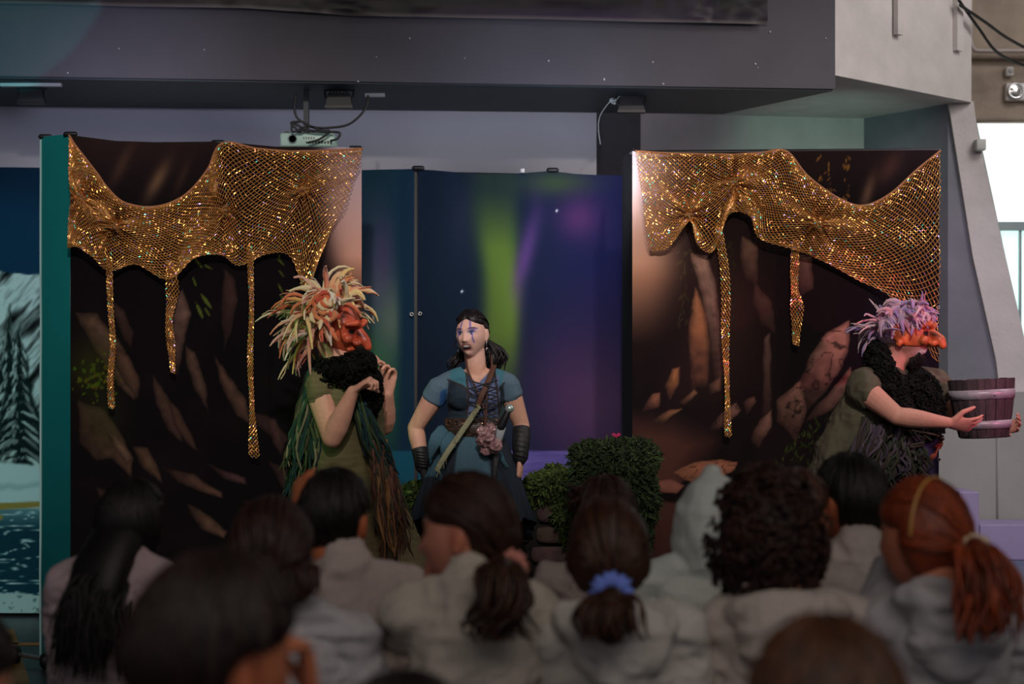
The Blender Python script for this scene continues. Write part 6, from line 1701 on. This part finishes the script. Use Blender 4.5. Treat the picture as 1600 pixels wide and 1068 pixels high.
M_moss = mat('moss', vcol=True, rough=1.0)
def moss(parts, name, parent, seed, N, voxel=.012, sz=.016, col=(44, 66, 22)):
    m = MB()
    for c, r in parts: m.ell(c, r, None, 18, 12)
    V, F = remesh(m, voxel, 2); V = wrinkle(V, F, .022, 14, seed, (1, 1, 1), False); n = normals(V, F)
    C = np.tile(np.array(lin(col))*.55, (len(V), 1)); base = mkobj(name, V, F, C*(1+.5*vnoise(V*25, 2))[:, None], M_moss, parent)
    rs = np.random.default_rng(seed); idx = rs.integers(0, len(V), N); tv = []; tf = []; tc = []
    for i in idx:
        p = Vector(V[i]); d = (Vector(n[i])+rdir()*.7).normalized(); sd = d.orthogonal().normalized(); L = random.uniform(.5, 1.5)*sz; w = L*.22
        q = p+d*L*.55+rdir()*L*.25; e = p+d*L+rdir()*L*.4+Vector((0, 0, -.3*L)); k = len(tv)
        tv += [p-sd*w, p+sd*w, q+sd*w*.9, e, q-sd*w*.9]; tf.append((k, k+1, k+2, k+3, k+4)); g = random.uniform(.45, 1.8); yl = random.uniform(.8, 1.25)
        tc += [[c*g*(yl if j == 0 else 1) for j, c in enumerate(lin(col))]]*5
    o = mkobj('moss_tufts', [tuple(p) for p in tv], tf, np.array(tc), M_moss, base if parent is None else parent, False); o['kind'] = 'stuff'
    return base

def stone_wall():
    Y = 7.75; t = thing('stone_wall', (GX(780, Y), Y, 0), 'low wall of rough brown stones with moss along its top, in front of the aurora backdrop', 'wall')
    rs = random.Random(3); M_s = mat('foam_stone', vcol=True, rough=.9, noise=.25, nscale=16, bump=.5, bscale=30)
    rows = [(785, 817), (823, 849), (854, 880), (885, 912), (917, 945), (950, 985), (990, 1020)]
    for r, (y0, y1) in enumerate(rows):
        x = 645+(0 if r % 2 else -18)
        while x < 905:
            w = rs.uniform(70, 125) if x+120 < 905 else 905-x+4
            if r == 1 and x < 780 < x+w: pass
            x1 = min(x+w, 910)
            if x1-x < 25: break
            bm = bmesh.new(); bmesh.ops.create_cube(bm, size=1); bmesh.ops.subdivide_edges(bm, edges=bm.edges[:], cuts=3, use_grid_fill=True)
            p0, p1 = P(x+2, y1, Y), P(x1-2, y0, Y); cx, cz = (p0.x+p1.x)/2, (p0.z+p1.z)/2; dx, dz = (p1.x-p0.x), (p1.z-p0.z); sd = rs.random()*50
            for v in bm.verts:
                c = v.co.copy(); rr = 1-.10*(abs(c.x*2)**6)*(abs(c.z*2)**2)-.06*(abs(c.y*2)**4); nn = vnoise(np.array([[c.x*3+sd, c.y*3, c.z*3]]), 2)[0]
                v.co = Vector((cx+c.x*dx*rr, Y+.09+c.y*.17*(1+.10*nn), cz+c.z*dz*(rr+.06*nn)))
            bm.verts.index_update(); col = lin(rs.choice(((98, 74, 74), (84, 66, 58), (92, 76, 60), (76, 60, 58))))
            m = MB().add([tuple(v.co) for v in bm.verts], [[v.index for v in f.verts] for f in bm.faces], col); bm.free(); m.build('stone', M_s, t)
            x = x1+3
    mo = MB(); mo.box((P(648, 0, Y+.06).x, Y+.03, 0.02), (P(903, 0, Y+.06).x, Y+.15, P(0, 795, Y).z)); mo.build('mortar', mat('mortar_dark', lin((30, 28, 26)), 1), t, False)
    parts = []
    for x in np.arange(640, 900, 13):
        yy = 776 if x < 830 else 765; parts.append((P(x, yy+rs.uniform(-3, 5), Y+.07), (.055, .10, .045+rs.uniform(0, .02))))
    parts += [(P(868, 752, Y+.05), (.09, .10, .055)), (P(850, 762, Y+.02), (.07, .09, .04)), (P(652, 776, Y), (.045, .09, .07)), (P(655, 800, Y-.02), (.03, .04, .06)), (P(880, 800, Y-.01), (.04, .05, .07)), (P(892, 830, Y-.01), (.035, .05, .09))]
    moss(parts, 'moss_cover', t, 4, 9000, .012, .022, (62, 78, 30))
stone_wall()
def bush():
    Y = 7.45; t = thing('moss_mound', (GX(962, Y), Y, 0), 'tall dark green mossy mound beside the right cave backdrop', 'bush')
    parts = [(P(962, 745, Y), (.155, .15, .17)), (P(930, 725, Y), (.10, .11, .10)), (P(992, 720, Y), (.10, .11, .09)), (P(1000, 770, Y), (.075, .12, .13)), (P(915, 770, Y), (.07, .10, .12)), (P(960, 705, Y), (.09, .1, .06)),
             (P(970, 830, Y), (.13, .15, .20)), (P(995, 860, Y), (.05, .10, .14)), (P(950, 900, Y), (.17, .17, .25)), (Vector((P(955, 0, Y).x, Y, .18)), (.20, .18, .18))]
    moss(parts, 'moss_cover', t, 9, 14000, .014, .026, (38, 54, 24))
    f = thing('flower', tuple(P(963, 690, Y-.02)), 'small pink flower on top of the dark mossy mound', 'flower'); c = P(963, 683, Y-.04)
    for k in range(6):
        a = k*PI/3; d = Vector((math.cos(a)*.8, math.sin(a)*.4, .55)).normalized(); m = MB(); m.loft([c, c+d*.014, c+d*.026], [.004, .010, .003], [.002, .003, .001], (-math.sin(a), math.cos(a), 0), 8, None, 2); m.build('petal', mat('petal_pink', lin((220, 60, 110)), .5), f)
    m = MB(); m.tube([P(963, 696, Y-.02), c], .003, 5); m.build('stem', mat('stem_green', lin((50, 80, 30)), .7), f)
bush()
